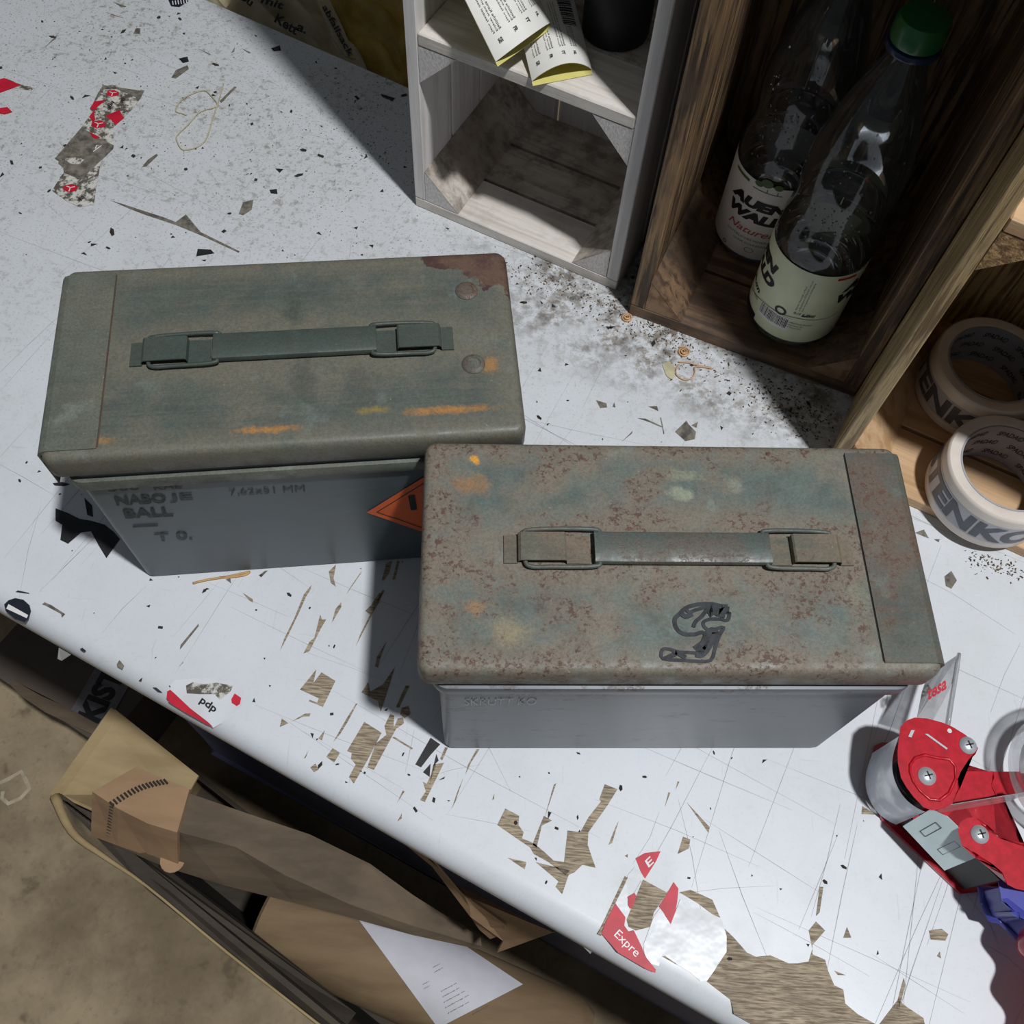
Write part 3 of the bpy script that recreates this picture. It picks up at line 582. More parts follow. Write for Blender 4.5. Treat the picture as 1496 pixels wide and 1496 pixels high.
# ------------------------------------------------------------------ ammunition boxes
def ammo(cx, cy, yaw, flip, label, lid_m, body_m, strip_m, hand_m, brk_m, rivets, group='steel ammunition boxes on the bench'):
    r = thing('ammunition_box', label, 'ammunition box', (cx, cy, 0), yaw, group)
    f = -1 if flip else 1                                          # the strap end with the end band is at +x * f
    Hh, L, Wd = .188, .3035, .1530
    bm = bmesh.new()                                               # body: rounded upright sides, raised rim
    n = 6; bl, bw, cr = .2810 / 2, .1480 / 2, .007
    prof = [(bl - .004, bw - .004, 0), (bl - .001, bw - .001, .001), (bl, bw, .004), (bl, bw, .1790)]
    rings = []
    for (hx, hy, z) in prof:
        ring = []
        for (sx, sy, a0) in ((1, 1, 0), (-1, 1, 90), (-1, -1, 180), (1, -1, 270)):
            for k in range(n + 1):
                t = math.radians(a0 + 90 * k / n); ring.append(bm.verts.new((sx * (hx - cr) + cr * math.cos(t), sy * (hy - cr) + cr * math.sin(t), z)))
        rings.append(ring)
    m = len(rings[0])
    for A, B in zip(rings, rings[1:]):
        for i in range(m): bm.faces.new((A[i], A[(i + 1) % m], B[(i + 1) % m], B[i]))
    bm.faces.new(rings[0][::-1]); bm.faces.new(rings[-1])
    body = finish('body', bm, body_m, r, local=True, smooth=True)
    bm = bmesh.new(); rings = []
    for (o_, z) in ((.0002, .1475), (.0032, .1482), (.0042, .1500), (.0046, .1575), (.0038, .1600), (.0002, .1606)):
        ring = []
        for (sx, sy, a0) in ((1, 1, 0), (-1, 1, 90), (-1, -1, 180), (1, -1, 270)):
            for k in range(n + 1):
                t = math.radians(a0 + 90 * k / n); c_ = cr + o_ * .9; ring.append(bm.verts.new((sx * (bl + o_ - c_) + c_ * math.cos(t), sy * (bw + o_ * .8 - c_) + c_ * math.sin(t), z)))
        rings.append(ring)
    for A, B in zip(rings, rings[1:]):
        for i in range(len(A)): bm.faces.new((A[i], A[(i + 1) % len(A)], B[(i + 1) % len(A)], B[i]))
    finish('rim_flange', bm, strip_m if flip else body_m, r, local=True, smooth=True)
    bm = bmesh.new(); hl, hw = L / 2, Wd / 2; cr = .008            # lid: shallow pan with rolled edge
    prof = [(hl - .004, hw - .004, .1665), (hl - .0006, hw - .0006, .1665), (hl, hw, .1675), (hl, hw, .1820), (hl - .0007, hw - .0007, .1848), (hl - .0020, hw - .0020, .1868), (hl - .0042, hw - .0042, .1878), (hl - .0075, hw - .0075, .1880)]
    rings = []
    for (hx, hy, z) in prof:
        ring = []
        for (sx, sy, a0) in ((1, 1, 0), (-1, 1, 90), (-1, -1, 180), (1, -1, 270)):
            for k in range(n + 1):
                t = math.radians(a0 + 90 * k / n); c_ = max(cr - (hl - hx), .002); ring.append(bm.verts.new((sx * (hx - c_) + c_ * math.cos(t), sy * (hy - c_) + c_ * math.sin(t), z)))
        rings.append(ring)
    for A, B in zip(rings, rings[1:]):
        for i in range(m): bm.faces.new((A[i], A[(i + 1) % m], B[(i + 1) % m], B[i]))
    bm.faces.new(rings[-1])
    # inner return so that the pan has thickness
    inn = [bm.verts.new((v.co.x * .98, v.co.y * .965, .178)) for v in rings[0]]
    for i in range(m): bm.faces.new((rings[0][(i + 1) % m], rings[0][i], inn[i], inn[(i + 1) % m]))
    bm.faces.new(inn[::-1])
    lid = finish('lid', bm, lid_m, r, local=True, smooth=True)
    # end band, folded over one end
    bm = bmesh.new(); x0, x1 = hl - .0350, hl + .0012
    pts = [(x0, .1879), (x0, .1889), (hl - .004, .1889), (hl - .0005, .1876), (x1 + .0006, .1845), (x1 + .0006, .150), (x1 - .0006, .150), (x1 - .0006, .183), (hl - .004, .1879)]
    hy = hw - .0065
    A = [bm.verts.new((x * f, -hy, z)) for x, z in pts]; B = [bm.verts.new((x * f, hy, z)) for x, z in pts]
    for i in range(len(pts)): bm.faces.new((A[i], A[(i + 1) % len(pts)], B[(i + 1) % len(pts)], B[i]))
    bm.faces.new(A); bm.faces.new(B[::-1])
    finish('end_band', bm, strip_m, r, local=True)
    bm = bmesh.new(); box(bm, (x0 - .0008) * f, (x0 + .0001) * f, -hy + .001, hy - .001, .1876, .18815) ; finish('band_seam', bm, 'seam_rust' if flip else 'gap_black', r, local=True)
    # latch on that end, hinge on the other
    bm = bmesh.new(); s0, s1 = sorted(((bl + .0005) * f, (bl + .0055) * f)); box(bm, s0, s1, -.022, .022, .085, .150, .0015); finish('latch', bm, hand_m, r, local=True)
    bm = bmesh.new(); s0, s1 = sorted(((-bl - .0005) * f, (-bl - .0075) * f)); box(bm, s0, s1, -hw + .006, hw - .006, .150, .1655, .002); finish('hinge', bm, hand_m, r, local=True)
    # carrying handle
    h = thing_part('handle', r)
    o = .0035 * f if not flip else .004
    zt = .1882
    bm = bmesh.new()                                               # strap: shallow channel with turned-down sides
    sec = [(-.0098, -.0035), (-.0105, -.001), (-.0098, .0008), (-.0080, .0016), (.0080, .0016), (.0098, .0008), (.0105, -.001), (.0098, -.0035), (.0088, -.0035), (.0090, -.0005), (-.0090, -.0005), (-.0088, -.0035)]
    A = [bm.verts.new((-.0515 + o, y, zt + .0052 + z)) for y, z in sec]; B = [bm.verts.new((.0545 + o, y, zt + .0052 + z)) for y, z in sec]
    for i in range(len(sec)): bm.faces.new((A[i], A[(i + 1) % len(sec)], B[(i + 1) % len(sec)], B[i]))
    bm.faces.new(A); bm.faces.new(B[::-1])
    finish('strap', bm, hand_m, h, local=True, smooth=True)
    for s, xi, xo in ((-1, -.0515, -.093), (1, .0545, .093)):
        bm = bmesh.new()                                           # wire loop
        y_ = .0122; q = .004; zc = zt + .0030
        path = [(xi + o - s * .002, -y_ + q, zc), (xi + o - s * .002, y_ - q, zc)]
        loop = [(xi - s * .003, -y_ + q), (xi - s * .003, y_ - q), (xi + s * .0005, y_), (xo - s * q, y_), (xo, y_ - q), (xo, -y_ + q), (xo - s * q, -y_), (xo - s * .015, -y_), (xi + s * .0005, -y_)]
        tube(bm, smoothpath([(x + o, y, zc + (.0012 if abs(x - xo) > .02 else 0)) for x, y in loop], 4, True), .0014, 8, True)
        finish('wire_loop', bm, hand_m, h, local=True, smooth='all')
        bm = bmesh.new()                                           # bracket: base plate, raised bridge, outer foot
        b0, b1, b2, b3 = s * .054, s * .068, s * .097, s * .1055
        bx = [(b0, .0002), (b1, .0002), (b1 + s * .0004, .0048), (b1 + s * .0015, .0056), (b2 - s * .0015, .0054), (b2, .0042), (b2 + s * .0004, .0006), (b3, .0004)]
        wy = .0092
        for y0_, y1_ in ((-wy, wy),):
            lo_ = [bm.verts.new((x + o, y0_, zt - .0002 + z)) for x, z in bx]; hi_ = [bm.verts.new((x + o, y1_, zt - .0002 + z)) for x, z in bx]
            lo2 = [bm.verts.new((x + o, y0_, zt + .0008 + z)) for x, z in bx]; hi2 = [bm.verts.new((x + o, y1_, zt + .0008 + z)) for x, z in bx]
            for i in range(len(bx) - 1):
                bm.faces.new((lo2[i], lo2[i + 1], hi2[i + 1], hi2[i])); bm.faces.new((lo_[i], hi_[i], hi_[i + 1], lo_[i + 1]))
                bm.faces.new((lo_[i], lo_[i + 1], lo2[i + 1], lo2[i])); bm.faces.new((hi_[i + 1], hi_[i], hi2[i], hi2[i + 1]))
            bm.faces.new((lo_[0], lo2[0], hi2[0], hi_[0])); bm.faces.new((lo_[-1], hi_[-1], hi2[-1], lo2[-1]))
        finish('bracket', bm, brk_m, h, local=True)
    for (x, y, rr) in rivets:
        bm = bmesh.new(); lathe(bm, [(rr, 0), (rr, .0006), (rr * .86, .0016), (rr * .6, .0019), (rr * .55, .0012), (rr * .25, .0012), (0, .0016)], 20, Matrix.Translation((x, y, .1879)))
        finish('rivet', bm, 'army_strip_rusty', r, local=True, smooth=True, label='rusty round rivet')
    return r
def thing_part(name, parent):
    o = bpy.data.objects.new(name, None); C.objects.link(o); o.parent = parent; o.empty_display_size = .01
    ROOTM[o.name] = ROOTM[parent.name]; return o
box1 = ammo(-.1573, .3792, .1731, True, 'dark green ammunition box with smooth dusty lid, rusty back right corner and orange diamond label', 'army_lid_smooth', 'army_body_grey', 'army_strip_smooth', 'army_handle', 'army_handle', [(.1215, .0405, .0078), (.1215, -.0215, .0078)])
box2 = ammo(.0987, .2547, .088, False, 'green ammunition box with rust-speckled lid and a hand-drawn black numeral near its front', 'army_lid_rusty', 'army_body_worn', 'army_strip_rusty', 'army_handle_worn', 'army_bracket_worn', [])
def on_front(bx):                                                  # plane of a box's front face
    M_ = ROOTM[bx.name]; P_ = M_ @ Vector((0, -.0742, .08)); n_ = (M_.to_3x3() @ Vector((0, -1, 0))); return P_, n_
def frontword(bx, s, a, b_, hp, mat, bold=.02, name='stencil', off=.0004):
    P_, n_ = on_front(bx); f_ = lambda q: UP(q[0], q[1], P_ + n_ * off, n_)
    A, B, T = f_(a), f_(b_), f_((a[0] + hp[0], a[1] + hp[1]))
    bm = bmesh.new(); put_text(bm, s, quadmap(A, B, T), bold); return finish(name, bm, mat, bx)
Z1 = ((60, 640), 3.562); q1 = lambda x, y: (60 + x / 3.562, 640 + y / 3.562)
frontword(box1, '500', q1(352, 280), q1(515, 270), (-3, -9), 'faint_ink'); frontword(box1, 'KAL', q1(590, 272), q1(735, 262), (-3, -8), 'faint_ink')
frontword(box1, 'NABO', q1(395, 352), q1(655, 338), (-5, -13), 'stencil_ink', .03); frontword(box1, 'JE', q1(670, 338), q1(795, 331), (-4, -12), 'faint_ink')
frontword(box1, '7,62x51 MM', q1(985, 305), q1(1375, 285), (-3, -10), 'faint_ink', 0)
frontword(box1, 'BALL', q1(440, 420), q1(690, 408), (-5, -13), 'stencil_ink', .03)
frontword(box1, '\u2014', q1(478, 466), q1(610, 459), (-1, -2.5), 'stencil_ink', .02)
frontword(box1, 'T 0.', q1(600, 540), q1(790, 530), (-4, -12), 'faint_ink', .02)
q2 = lambda x, y: (620 + x / 3.937, 960 + y / 3.937)
frontword(box2, 'DEBO', q2(250, 222), q2(375, 222), (0, -8), 'faint_emboss', -.01, 'embossing'); frontword(box2, '1 005E 9 DA.', q2(400, 224), q2(1060, 228), (0, -9), 'faint_emboss', -.01, 'embossing')
frontword(box2, 'SKRUTT KO', q2(230, 278), q2(640, 275), (0, -9), 'faint_emboss', -.01, 'embossing')
# orange hazard diamond on the front of box 1
P_, n_ = on_front(box1); f_ = lambda x, y, off=.0005: UP(520 + x / 6.8, 640 + y / 6.8, P_ + n_ * off, n_)
Lf, Tp, Bt = f_(105, 740), f_(690, 378), f_(640, 925)
ctr = Vector(); ex = (ROOTM[box1.name].to_3x3() @ Vector((1, 0, 0)))
d_t = Tp - Lf; d_b = Bt - Lf
def along(o_, d_, h): return d_ / math.hypot(d_.dot(ex), d_.z) * h
S_ = .072; tv, bv = along(0, d_t, S_), along(0, d_b, S_)
bm = bmesh.new(); flat(bm, [Lf, Lf + tv, Lf + tv + bv, Lf + bv]); hz = finish('hazard_label', bm, 'orange_label', box1, label='orange diamond hazard label')
bm = bmesh.new(); o_ = n_ * .0003
cen = Lf + (tv + bv) / 2 + o_; cs = [Lf + o_, Lf + tv + o_, Lf + tv + bv + o_, Lf + bv + o_]; A = [cen + (p - cen) * .86 for p in cs]; B = [cen + (p - cen) * .84 for p in cs]
for i in range(4): bm.faces.new([bm.verts.new(x) for x in (A[i], A[(i + 1) % 4], B[(i + 1) % 4], B[i])])
finish('border_line', bm, 'black_print', hz)
bm = bmesh.new(); put_text(bm, '1', quadmap(f_(545, 718, .0009), f_(608, 712, .0009), f_(518, 575, .0009)), .04)
put_text(bm, '4', quadmap(f_(662, 700, .0009), f_(800, 690, .0009), f_(662, 550, .0009)), .04); finish('lettering', bm, 'black_print', hz)
# hand-drawn numeral on lid of box 2
bm = bmesh.new(); m5 = lambda pts: [U(930 + x / 8.311, 860 + y / 8.311, .1885) for x, y in pts]
for pts, wd_ in (([(1110,215),(1030,210),(900,185),(720,195),(600,235),(520,310),(465,370),(480,470),(560,545),(700,555),(800,530),(840,590),(790,660),(700,725)], 5.2),
                 ([(1110,215),(1100,300),(1130,290),(1105,385),(1020,370),(900,370),(820,400),(815,450),(880,505),(960,490),(1060,470),(1010,560),(960,700),(900,870),(700,880),(590,870),(320,850),(318,740),(400,735),(520,770),(700,780),(820,820)], 4.2),
                 ([(720,790),(800,790),(900,650),(960,530),(890,520),(830,640),(760,790)], 9.0), ([(350,850),(460,800),(470,770),(600,840)], 6), ([(950,320),(1020,230),(1045,250),(1030,350)], 8), ([(880,190),(900,320),(940,200)], 7),
                 ([(600,240),(640,290),(720,260),(860,230),(800,330),(720,400),(690,470)], 4.5), ([(540,300),(600,340),(680,310)], 6)):
    zq = bm.verts and len(bm.verts) * 1e-6 or 0
    ribbon(bm, [p + Vector((0, 0, zq)) for p in smoothpath(m5(pts), 3)], wd_ * .00048)
finish('marker_numeral', bm, 'marker_ink', box2, label='black marker outline numeral')

# ------------------------------------------------------------------ crates
def crate(name, label, corner, ang, W_, D_, H_, t, mats, floor_slats, shelf_z=None, shelf_t=.0118, cat='crate', group=None, tri=.036, back_slats=3, shelf2=None, bgap=.0008):
    """open-fronted crate on its end: local x runs along the front, local y into it, z up"""
    r = thing(name, label, cat, (corner[0], corner[1], 0), math.radians(ang), group)
    wall, cross, dusty, endg, front = mats
    def part(nm, x0, x1, y0, y1, z0, z1, m, bev=.0009):
        bm = bmesh.new(); box(bm, x0, x1, y0, y1, z0, z1, bev, seg=1); return finish(nm, bm, m, r, local=True)
    n = floor_slats; gap = .0035; sw = (D_ - gap * (n - 1)) / n
    for i in range(n):
        y0 = i * (sw + gap)
        part('floor_slat', 0, W_, y0, y0 + sw, 0, t, dusty if i else front)
        part('side_slat', 0, t, y0, y0 + sw, t, H_ - t, wall); part('side_slat', W_ - t, W_, y0, y0 + sw, t, H_ - t, wall)
        part('top_slat', 0, W_, y0, y0 + sw + (gap - .0006 if i < n - 1 else 0), H_ - t, H_, cross)
    nb = back_slats; bw_ = (W_ - bgap * (nb - 1)) / nb
    for i in range(nb): part('back_slat', i * (bw_ + bgap), i * (bw_ + bgap) + bw_, D_, D_ + .008, 0, H_, wall)
    def tripost(x, z, sx, sz, y1=D_):
        bm = bmesh.new(); p = [(x, 0.0006, z), (x + sx * tri, 0.0006, z), (x, 0.0006, z + sz * tri)]
        prism(bm, p, (0, y1 - .0012, 0)); o_ = finish('corner_post', bm, dusty if sz > 0 else wall, r, local=True)
        bm = bmesh.new(); flat(bm, [(x + sx * .0003, .0003, z + sz * .0003), (x + sx * (tri - .0006), .0003, z + sz * .0003), (x + sx * .0003, .0003, z + sz * (tri - .0006))]); finish('end_grain', bm, endg, o_, local=True)
    for x, sx in ((t + .0002, 1), (W_ - t - .0002, -1)):
        tripost(x, t + .0002, sx, 1)
        tripost(x, H_ - t - .0002, sx, -1)
        if shelf_z: tripost(x, shelf_z - .0002, sx, -1)
    if shelf_z:
        for i in range(n):
            y0 = i * (sw + gap); part('shelf_slat', t + .0003, W_ - t - .0003, y0, y0 + sw + gap - .0006, shelf_z, shelf_z + shelf_t, dusty if i else front, .0012)
    if shelf2:
        for i in range(n):
            y0 = i * (sw + gap); part('shelf_slat', t + .0003, W_ - t - .0003, y0, y0 + sw, shelf2, shelf2 + shelf_t, dusty, .0012)
    return r
crate('wooden_crate', 'whitewashed grey wooden crate on end with a dusty shelf, leftmost of the crates', (-.1214, .6995), -23.1, .2185, .166, .72, .0118, ('whitewash', 'whitewash_cross', 'whitewash_dusty', 'endgrain_white', 'whitewash_front'), 3, .1825, shelf2=.365, bgap=.004, group='open wooden crates standing on end')
crate('wooden_crate', 'dark stained wooden crate on end holding two plastic bottles', (.0921, .5879), -19.45, .2175, .21, .72, .0135, ('old_pine', 'old_pine_cross', 'old_pine_cross', 'old_pine_depth', 'old_pine_cross'), 3, group='open wooden crates standing on end', tri=.036)
crate('wooden_crate', 'light pine crate on end with tape rolls on its floor, at the right edge', (.2646, .4387), -23.4, .2350, .20, .72, .0112, ('new_pine', 'new_pine_cross', 'new_pine_cross', 'endgrain_pine', 'new_pine_cross'), 3, .2904, .0116, group='open wooden crates standing on end', tri=.034)

# ------------------------------------------------------------------ bottles
def bottle(cx, cy, z0, label, lab_m, seed):
    r = thing('water_bottle', label, 'bottle', (cx, cy, z0), 0, 'plastic water bottles in the dark crate')
    R_ = .0412
    prof = [(0, .004), (.014, .003), (.026, .0005), (.033, 0), (.0385, .003), (R_ - .0004, .009), (R_ - .0012, .012), (R_ - .0012, .098), (R_, .101), (R_ - .0002, .112), (.0395, .124), (.0372, .136), (.0366, .146), (.0375, .158), (.0388, .172), (.0385, .186), (.0368, .202), (.0330, .222), (.0270, .246), (.0205, .268), (.0160, .282), (.0138, .290), (.0136, .296)]
    zs_ = lambda z: z if z < .12 else .12 + (z - .12) * .90
    prof = [(a_, zs_(z_)) for a_, z_ in prof]; dz_ = zs_(.2955) - .2955
    bm = bmesh.new(); lathe(bm, prof, 56); finish('body', bm, 'bottle_plastic', r, local=True, smooth='all')
    bm = bmesh.new(); lathe(bm, [(.0137, .2955 + dz_), (.0185, .2965 + dz_), (.0190, .2985 + dz_), (.0183, .3005 + dz_), (.0142, .3015 + dz_), (.0137, .2955 + dz_)], 40); finish('neck_ring', bm, 'blue_ring', r, local=True, smooth=True)
    bm = bmesh.new(); nk = 60                                      # ribbed screw cap
    rings = []
    for rr, z in ((.0150, .3018), (.0174, .3022), (.0178, .304), (.0176, .316), (.0166, .3188), (.0150, .3195), (0, .3195)):
        if rr == 0: rings.append([bm.verts.new((0, 0, z))]); continue
        rings.append([bm.verts.new(((rr + (.0003 if (i % 2 and .303 < z < .3175) else 0)) * math.cos(2 * PI * i / nk), (rr + (.0003 if (i % 2 and .303 < z < .3175) else 0)) * math.sin(2 * PI * i / nk), z)) for i in range(nk)])
    for A, B in zip(rings, rings[1:]):
        for i in range(nk):
            if len(B) == 1: bm.faces.new((A[i], A[(i + 1) % nk], B[0]))
            else: bm.faces.new((A[i], A[(i + 1) % nk], B[(i + 1) % nk], B[i]))
    for v in bm.verts: v.co.z += dz_
    finish('screw_cap', bm, 'green_cap', r, local=True, smooth=True)
    bm = bmesh.new(); lathe(bm, [(R_ + .0001, .012), (R_ + .0003, .0125), (R_ + .0003, .0980), (R_ + .0001, .0985)], 72)
    lab = finish('paper_label', bm, lab_m, r, local=True, smooth=True)
    bm = bmesh.new(); rn = random.Random(seed)                     # condensation beads
    face = math.atan2(-cy, -cx)
    for i in range(130):
        th = face + rn.gauss(0, .55); z = rn.choice((rn.gauss(.150, .012), rn.uniform(.11, .22)))
        z = min(z, .24)
        if not .106 < z < .215: continue
        for (ra, za), (rb, zb) in zip(prof[7:], prof[8:]):
            if za <= z <= zb: rr = ra + (rb - ra) * (z - za) / (zb - za); break
        s = rn.uniform(.0003, .0010); M_ = Matrix.Translation(((rr + .0001) * math.cos(th), (rr + .0001) * math.sin(th), z)) @ Matrix.Diagonal((s, s, s * rn.uniform(1, 1.6), 1))
        bmesh.ops.create_icosphere(bm, subdivisions=1, radius=1, matrix=M_)
    finish('condensation', bm, 'droplet', r, local=True, smooth='all', kind='stuff')
    return r, lab, R_ + .0005
c2 = U(1153, 459, .0135); c1 = U(1103, 345, .0135)
bo1, lab1, LR = bottle(c1.x, c1.y, .0136, 'plastic water bottle with white label showing trees, standing behind the other bottle', 'label_white', 5)
bo2, lab2, LR = bottle(c2.x, c2.y, .0136, 'plastic water bottle with green cap and pale green label, nearest in the dark crate', 'label_green', 9)
def lword(lab, c, s, th0, z0, wid, hgt, mat, bold=.02, shear=0, slope=0, anchor='l', r_=.0418, name='lettering'):
    dth = wid / r_
    if anchor == 'r': th0 -= dth
    bm = bmesh.new(); put_text(bm, s, cylmap(c.x, c.y, r_, th0, th0 + dth, z0, z0 + hgt, slope), bold, shear, max(2, int(dth / .08))); return finish(name, bm, mat, lab)
Z7 = lambda x, y: (1020 + x / 4.986, 220 + y / 4.986)
def tc_(c, x, y):
    a_, z_ = ucyl(*Z7(x, y), c.x, c.y, .0418); return (a_ - 2 * PI if a_ > 0 else a_), z_
# label of the rear bottle
t0, z0 = tc_(c1, 250, 290); lword(lab1, c1, 'AUEN', t0, z0 , .060, .0114, 'black_print', .07, .2)
t1, z1 = tc_(c1, 230, 390); lword(lab1, c1, 'WALD', t1, z1 , .060, .0114, 'black_print', .07, .2)
t2, z2 = tc_(c1, 222, 500); lword(lab1, c1, 'Naturell', t2, z2, .050, .0075, 'pink_ink', .01, .35)
t3, z3 = tc_(c1, 215, 548); lword(lab1, c1, 'NAT\u00dcRLICHES MINERALWASSER', t3, z3, .062, .0028, 'grey_ink', 0); lword(lab1, c1, 'OHNE KOHLENS\u00c4URE', t3 + .22, z3 - .0052, .040, .0026, 'grey_ink', 0)
def disc(lab, c, th, z, rx, rz, mat, ring=0, r_=.0418, name='emblem'):
    bm = bmesh.new(); n = 20
    P2 = [(c.x, c.y)]; A = [bm.verts.new(cylmap(c.x, c.y, r_, 0, 1, 0, 1)(th + rx / r_ * math.cos(2 * PI * k / n), z + rz * math.sin(2 * PI * k / n))) for k in range(n)]
    if ring:
        B = [bm.verts.new(cylmap(c.x, c.y, r_, 0, 1, 0, 1)(th + rx * ring / r_ * math.cos(2 * PI * k / n), z + rz * ring * math.sin(2 * PI * k / n))) for k in range(n)]
        for k in range(n): bm.faces.new((A[k], A[(k + 1) % n], B[(k + 1) % n], B[k]))
    else: bm.faces.new(A)
    return finish(name, bm, mat, lab)
for x, y, rx, rz in ((445, 240, .0042, .0030), (505, 245, .0055, .0044), (590, 280, .0040, .0030)):
    th, z_ = tc_(c1, x, y); disc(lab1, c1, th, z_, rx, rz, 'tree_green')
ta, za = tc_(c1, 400, 262); tb_, zb_ = tc_(c1, 620, 318)
bm = bmesh.new(); patch_on(cylmap(c1.x, c1.y, .0418, ta, tb_, za - .0003, za + .0005), bm, 8, 1)
for x, y in ((505, 285), (583, 302)):
    th, z_ = tc_(c1, x, y); patch_on(cylmap(c1.x, c1.y, .0418, th, th + .02, za, za + .004), bm, 1, 1)
finish('emblem', bm, 'tree_green', lab1)
ta, za = tc_(c1, 290, 110); tb_, zb_ = tc_(c1, 375, 215); bm = bmesh.new(); patch_on(cylmap(c1.x, c1.y, .0418, ta, tb_, (za + zb_) / 2 - .0014, (za + zb_) / 2 + .0014), bm, 8, 1); finish('emblem', bm, 'tree_green', lab1)
th, z_ = tc_(c1, 365, 725); disc(lab1, c1, th, z_, .0045, .0030, 'grey_ink', .86); th, z_ = tc_(c1, 192, 650); disc(lab1, c1, th, z_, .0022, .0020, 'grey_ink', .6)
# label of the front bottle
t0, z0 = tc_(c2, 560, 925); lword(lab2, c2, 'AUEN', t0, z0, .060, .0114, 'black_print', .07, .2, anchor='r')
t0, z0 = tc_(c2, 535, 1020); lword(lab2, c2, 'WALD', t0, z0, .060, .0114, 'black_print', .07, .2, anchor='r')
t0, z0 = tc_(c2, 440, 1045); lword(lab2, c2, 'Medium', t0, z0, .040, .006, 'black_print', .03, .2, anchor='r')
t0, z0 = tc_(c2, 430, 1095); lword(lab2, c2, 'MINERALWASSER', t0, z0, .030, .0024, 'grey_ink', 0, anchor='r')
t0, z0 = tc_(c2, 720, 1165)
for k, s in enumerate(('Auf der Neustadt, e.Pfand', 'in Grosskolonie GETEILHEN, kuhl und', 'Kann vorgesehenen Schwingung')):
    bm = bmesh.new(); L_ = (.030, .038, .036)[k]; f0 = t0 + k * .065
    put_text(bm, s, (lambda f0, L_: lambda u, v: Vector((c2.x + .0418 * math.cos(f0 - v * .045), c2.y + .0418 * math.sin(f0 - v * .045), z0 + u * L_)))(f0, L_)); finish('lettering', bm, 'grey_ink', lab2)
t0, z0 = tc_(c2, 692, 1190); lword(lab2, c2, '0,15 \u20ac Pfand', t0, z0, .019, .0032, 'black_print', .01, .2); t0, z0 = tc_(c2, 750, 1212); lword(lab2, c2, 'MEHRWEG', t0, z0, .011, .0020, 'black_print', .04)
t0, z0 = tc_(c2, 560, 1205)
for k, s in enumerate(('Abf. Auenwaldbrunnen Beutzen', 'Bettenholzstrasse 45', '35119 Rosenthal')): lword(lab2, c2, s, t0 + k * .09, z0 - .003 * k, (.034, .022, .018)[k], .0019, 'grey_ink', 0)
t0, z0 = tc_(c2, 598, 1165); disc(lab2, c2, t0, z0, .0056, .0048, 'black_print', .6)
pts = [(p.x, p.y) for p in smoothpath([(a, b, 0) for a, b in [tc_(c2, x, y) for x, y in ((395, 960), (450, 1080), (520, 1140), (620, 1195), (720, 1222), (850, 1235), (960, 1210), (1020, 1170))]], 6)]
bm = bmesh.new(); S1 = [bm.verts.new((c2.x + .04183 * math.cos(a), c2.y + .04183 * math.sin(a), z + .00025)) for a, z in pts]; S2 = [bm.verts.new((c2.x + .04183 * math.cos(a), c2.y + .04183 * math.sin(a), z - .00025)) for a, z in pts]
for i in range(len(pts) - 1): bm.faces.new((S1[i], S1[i + 1], S2[i + 1], S2[i]))
finish('curved_line', bm, 'black_print', lab2)
ta, za = tc_(c2, 425, 1190); tb_, zb_ = tc_(c2, 640, 1310)
bm = bmesh.new(); patch_on(cylmap(c2.x, c2.y, .04175, ta, tb_, zb_ - .001, zb_ + .0155), bm, 12, 1); finish('barcode_field', bm, 'label_white', lab2)
bm = bmesh.new(); x = 0.03; rb = random.Random(2)
while x < .95:
    wd_ = rb.choice((.008, .014, .024)); fn = cylmap(c2.x, c2.y, .04185, ta + (tb_ - ta) * x, ta + (tb_ - ta) * (x + wd_), zb_ + .0022, zb_ + .0138); patch_on(fn, bm, 1, 1); x += wd_ + rb.choice((.010, .016, .022))
finish('barcode', bm, 'black_print', lab2)
ta, za = tc_(c2, 350, 1080); bm = bmesh.new(); patch_on(cylmap(c2.x, c2.y, .0418, ta - .5, tc_(c2, 412, 1200)[0], tc_(c2, 408, 1245)[1], tc_(c2, 408, 1180)[1]), bm, 10, 1); finish('dark_block', bm, 'black_print', lab2)
t0, z0 = tc_(c2, 1020, 945); bm = bmesh.new(); patch_on(cylmap(c2.x, c2.y, .0418, t0, t0 + .42, z0 - .0014, z0 + .0014), bm, 8, 1); finish('red_badge', bm, 'red_print', lab2)
t0, z0 = tc_(c2, 1045, 1040); lword(lab2, c2, 'AUEN', t0, z0, .060, .0114, 'black_print', .07, .2)
t0, z0 = tc_(c2, 990, 1120); lword(lab2, c2, 'WALD', t0, z0, .060, .0114, 'black_print', .07, .2)

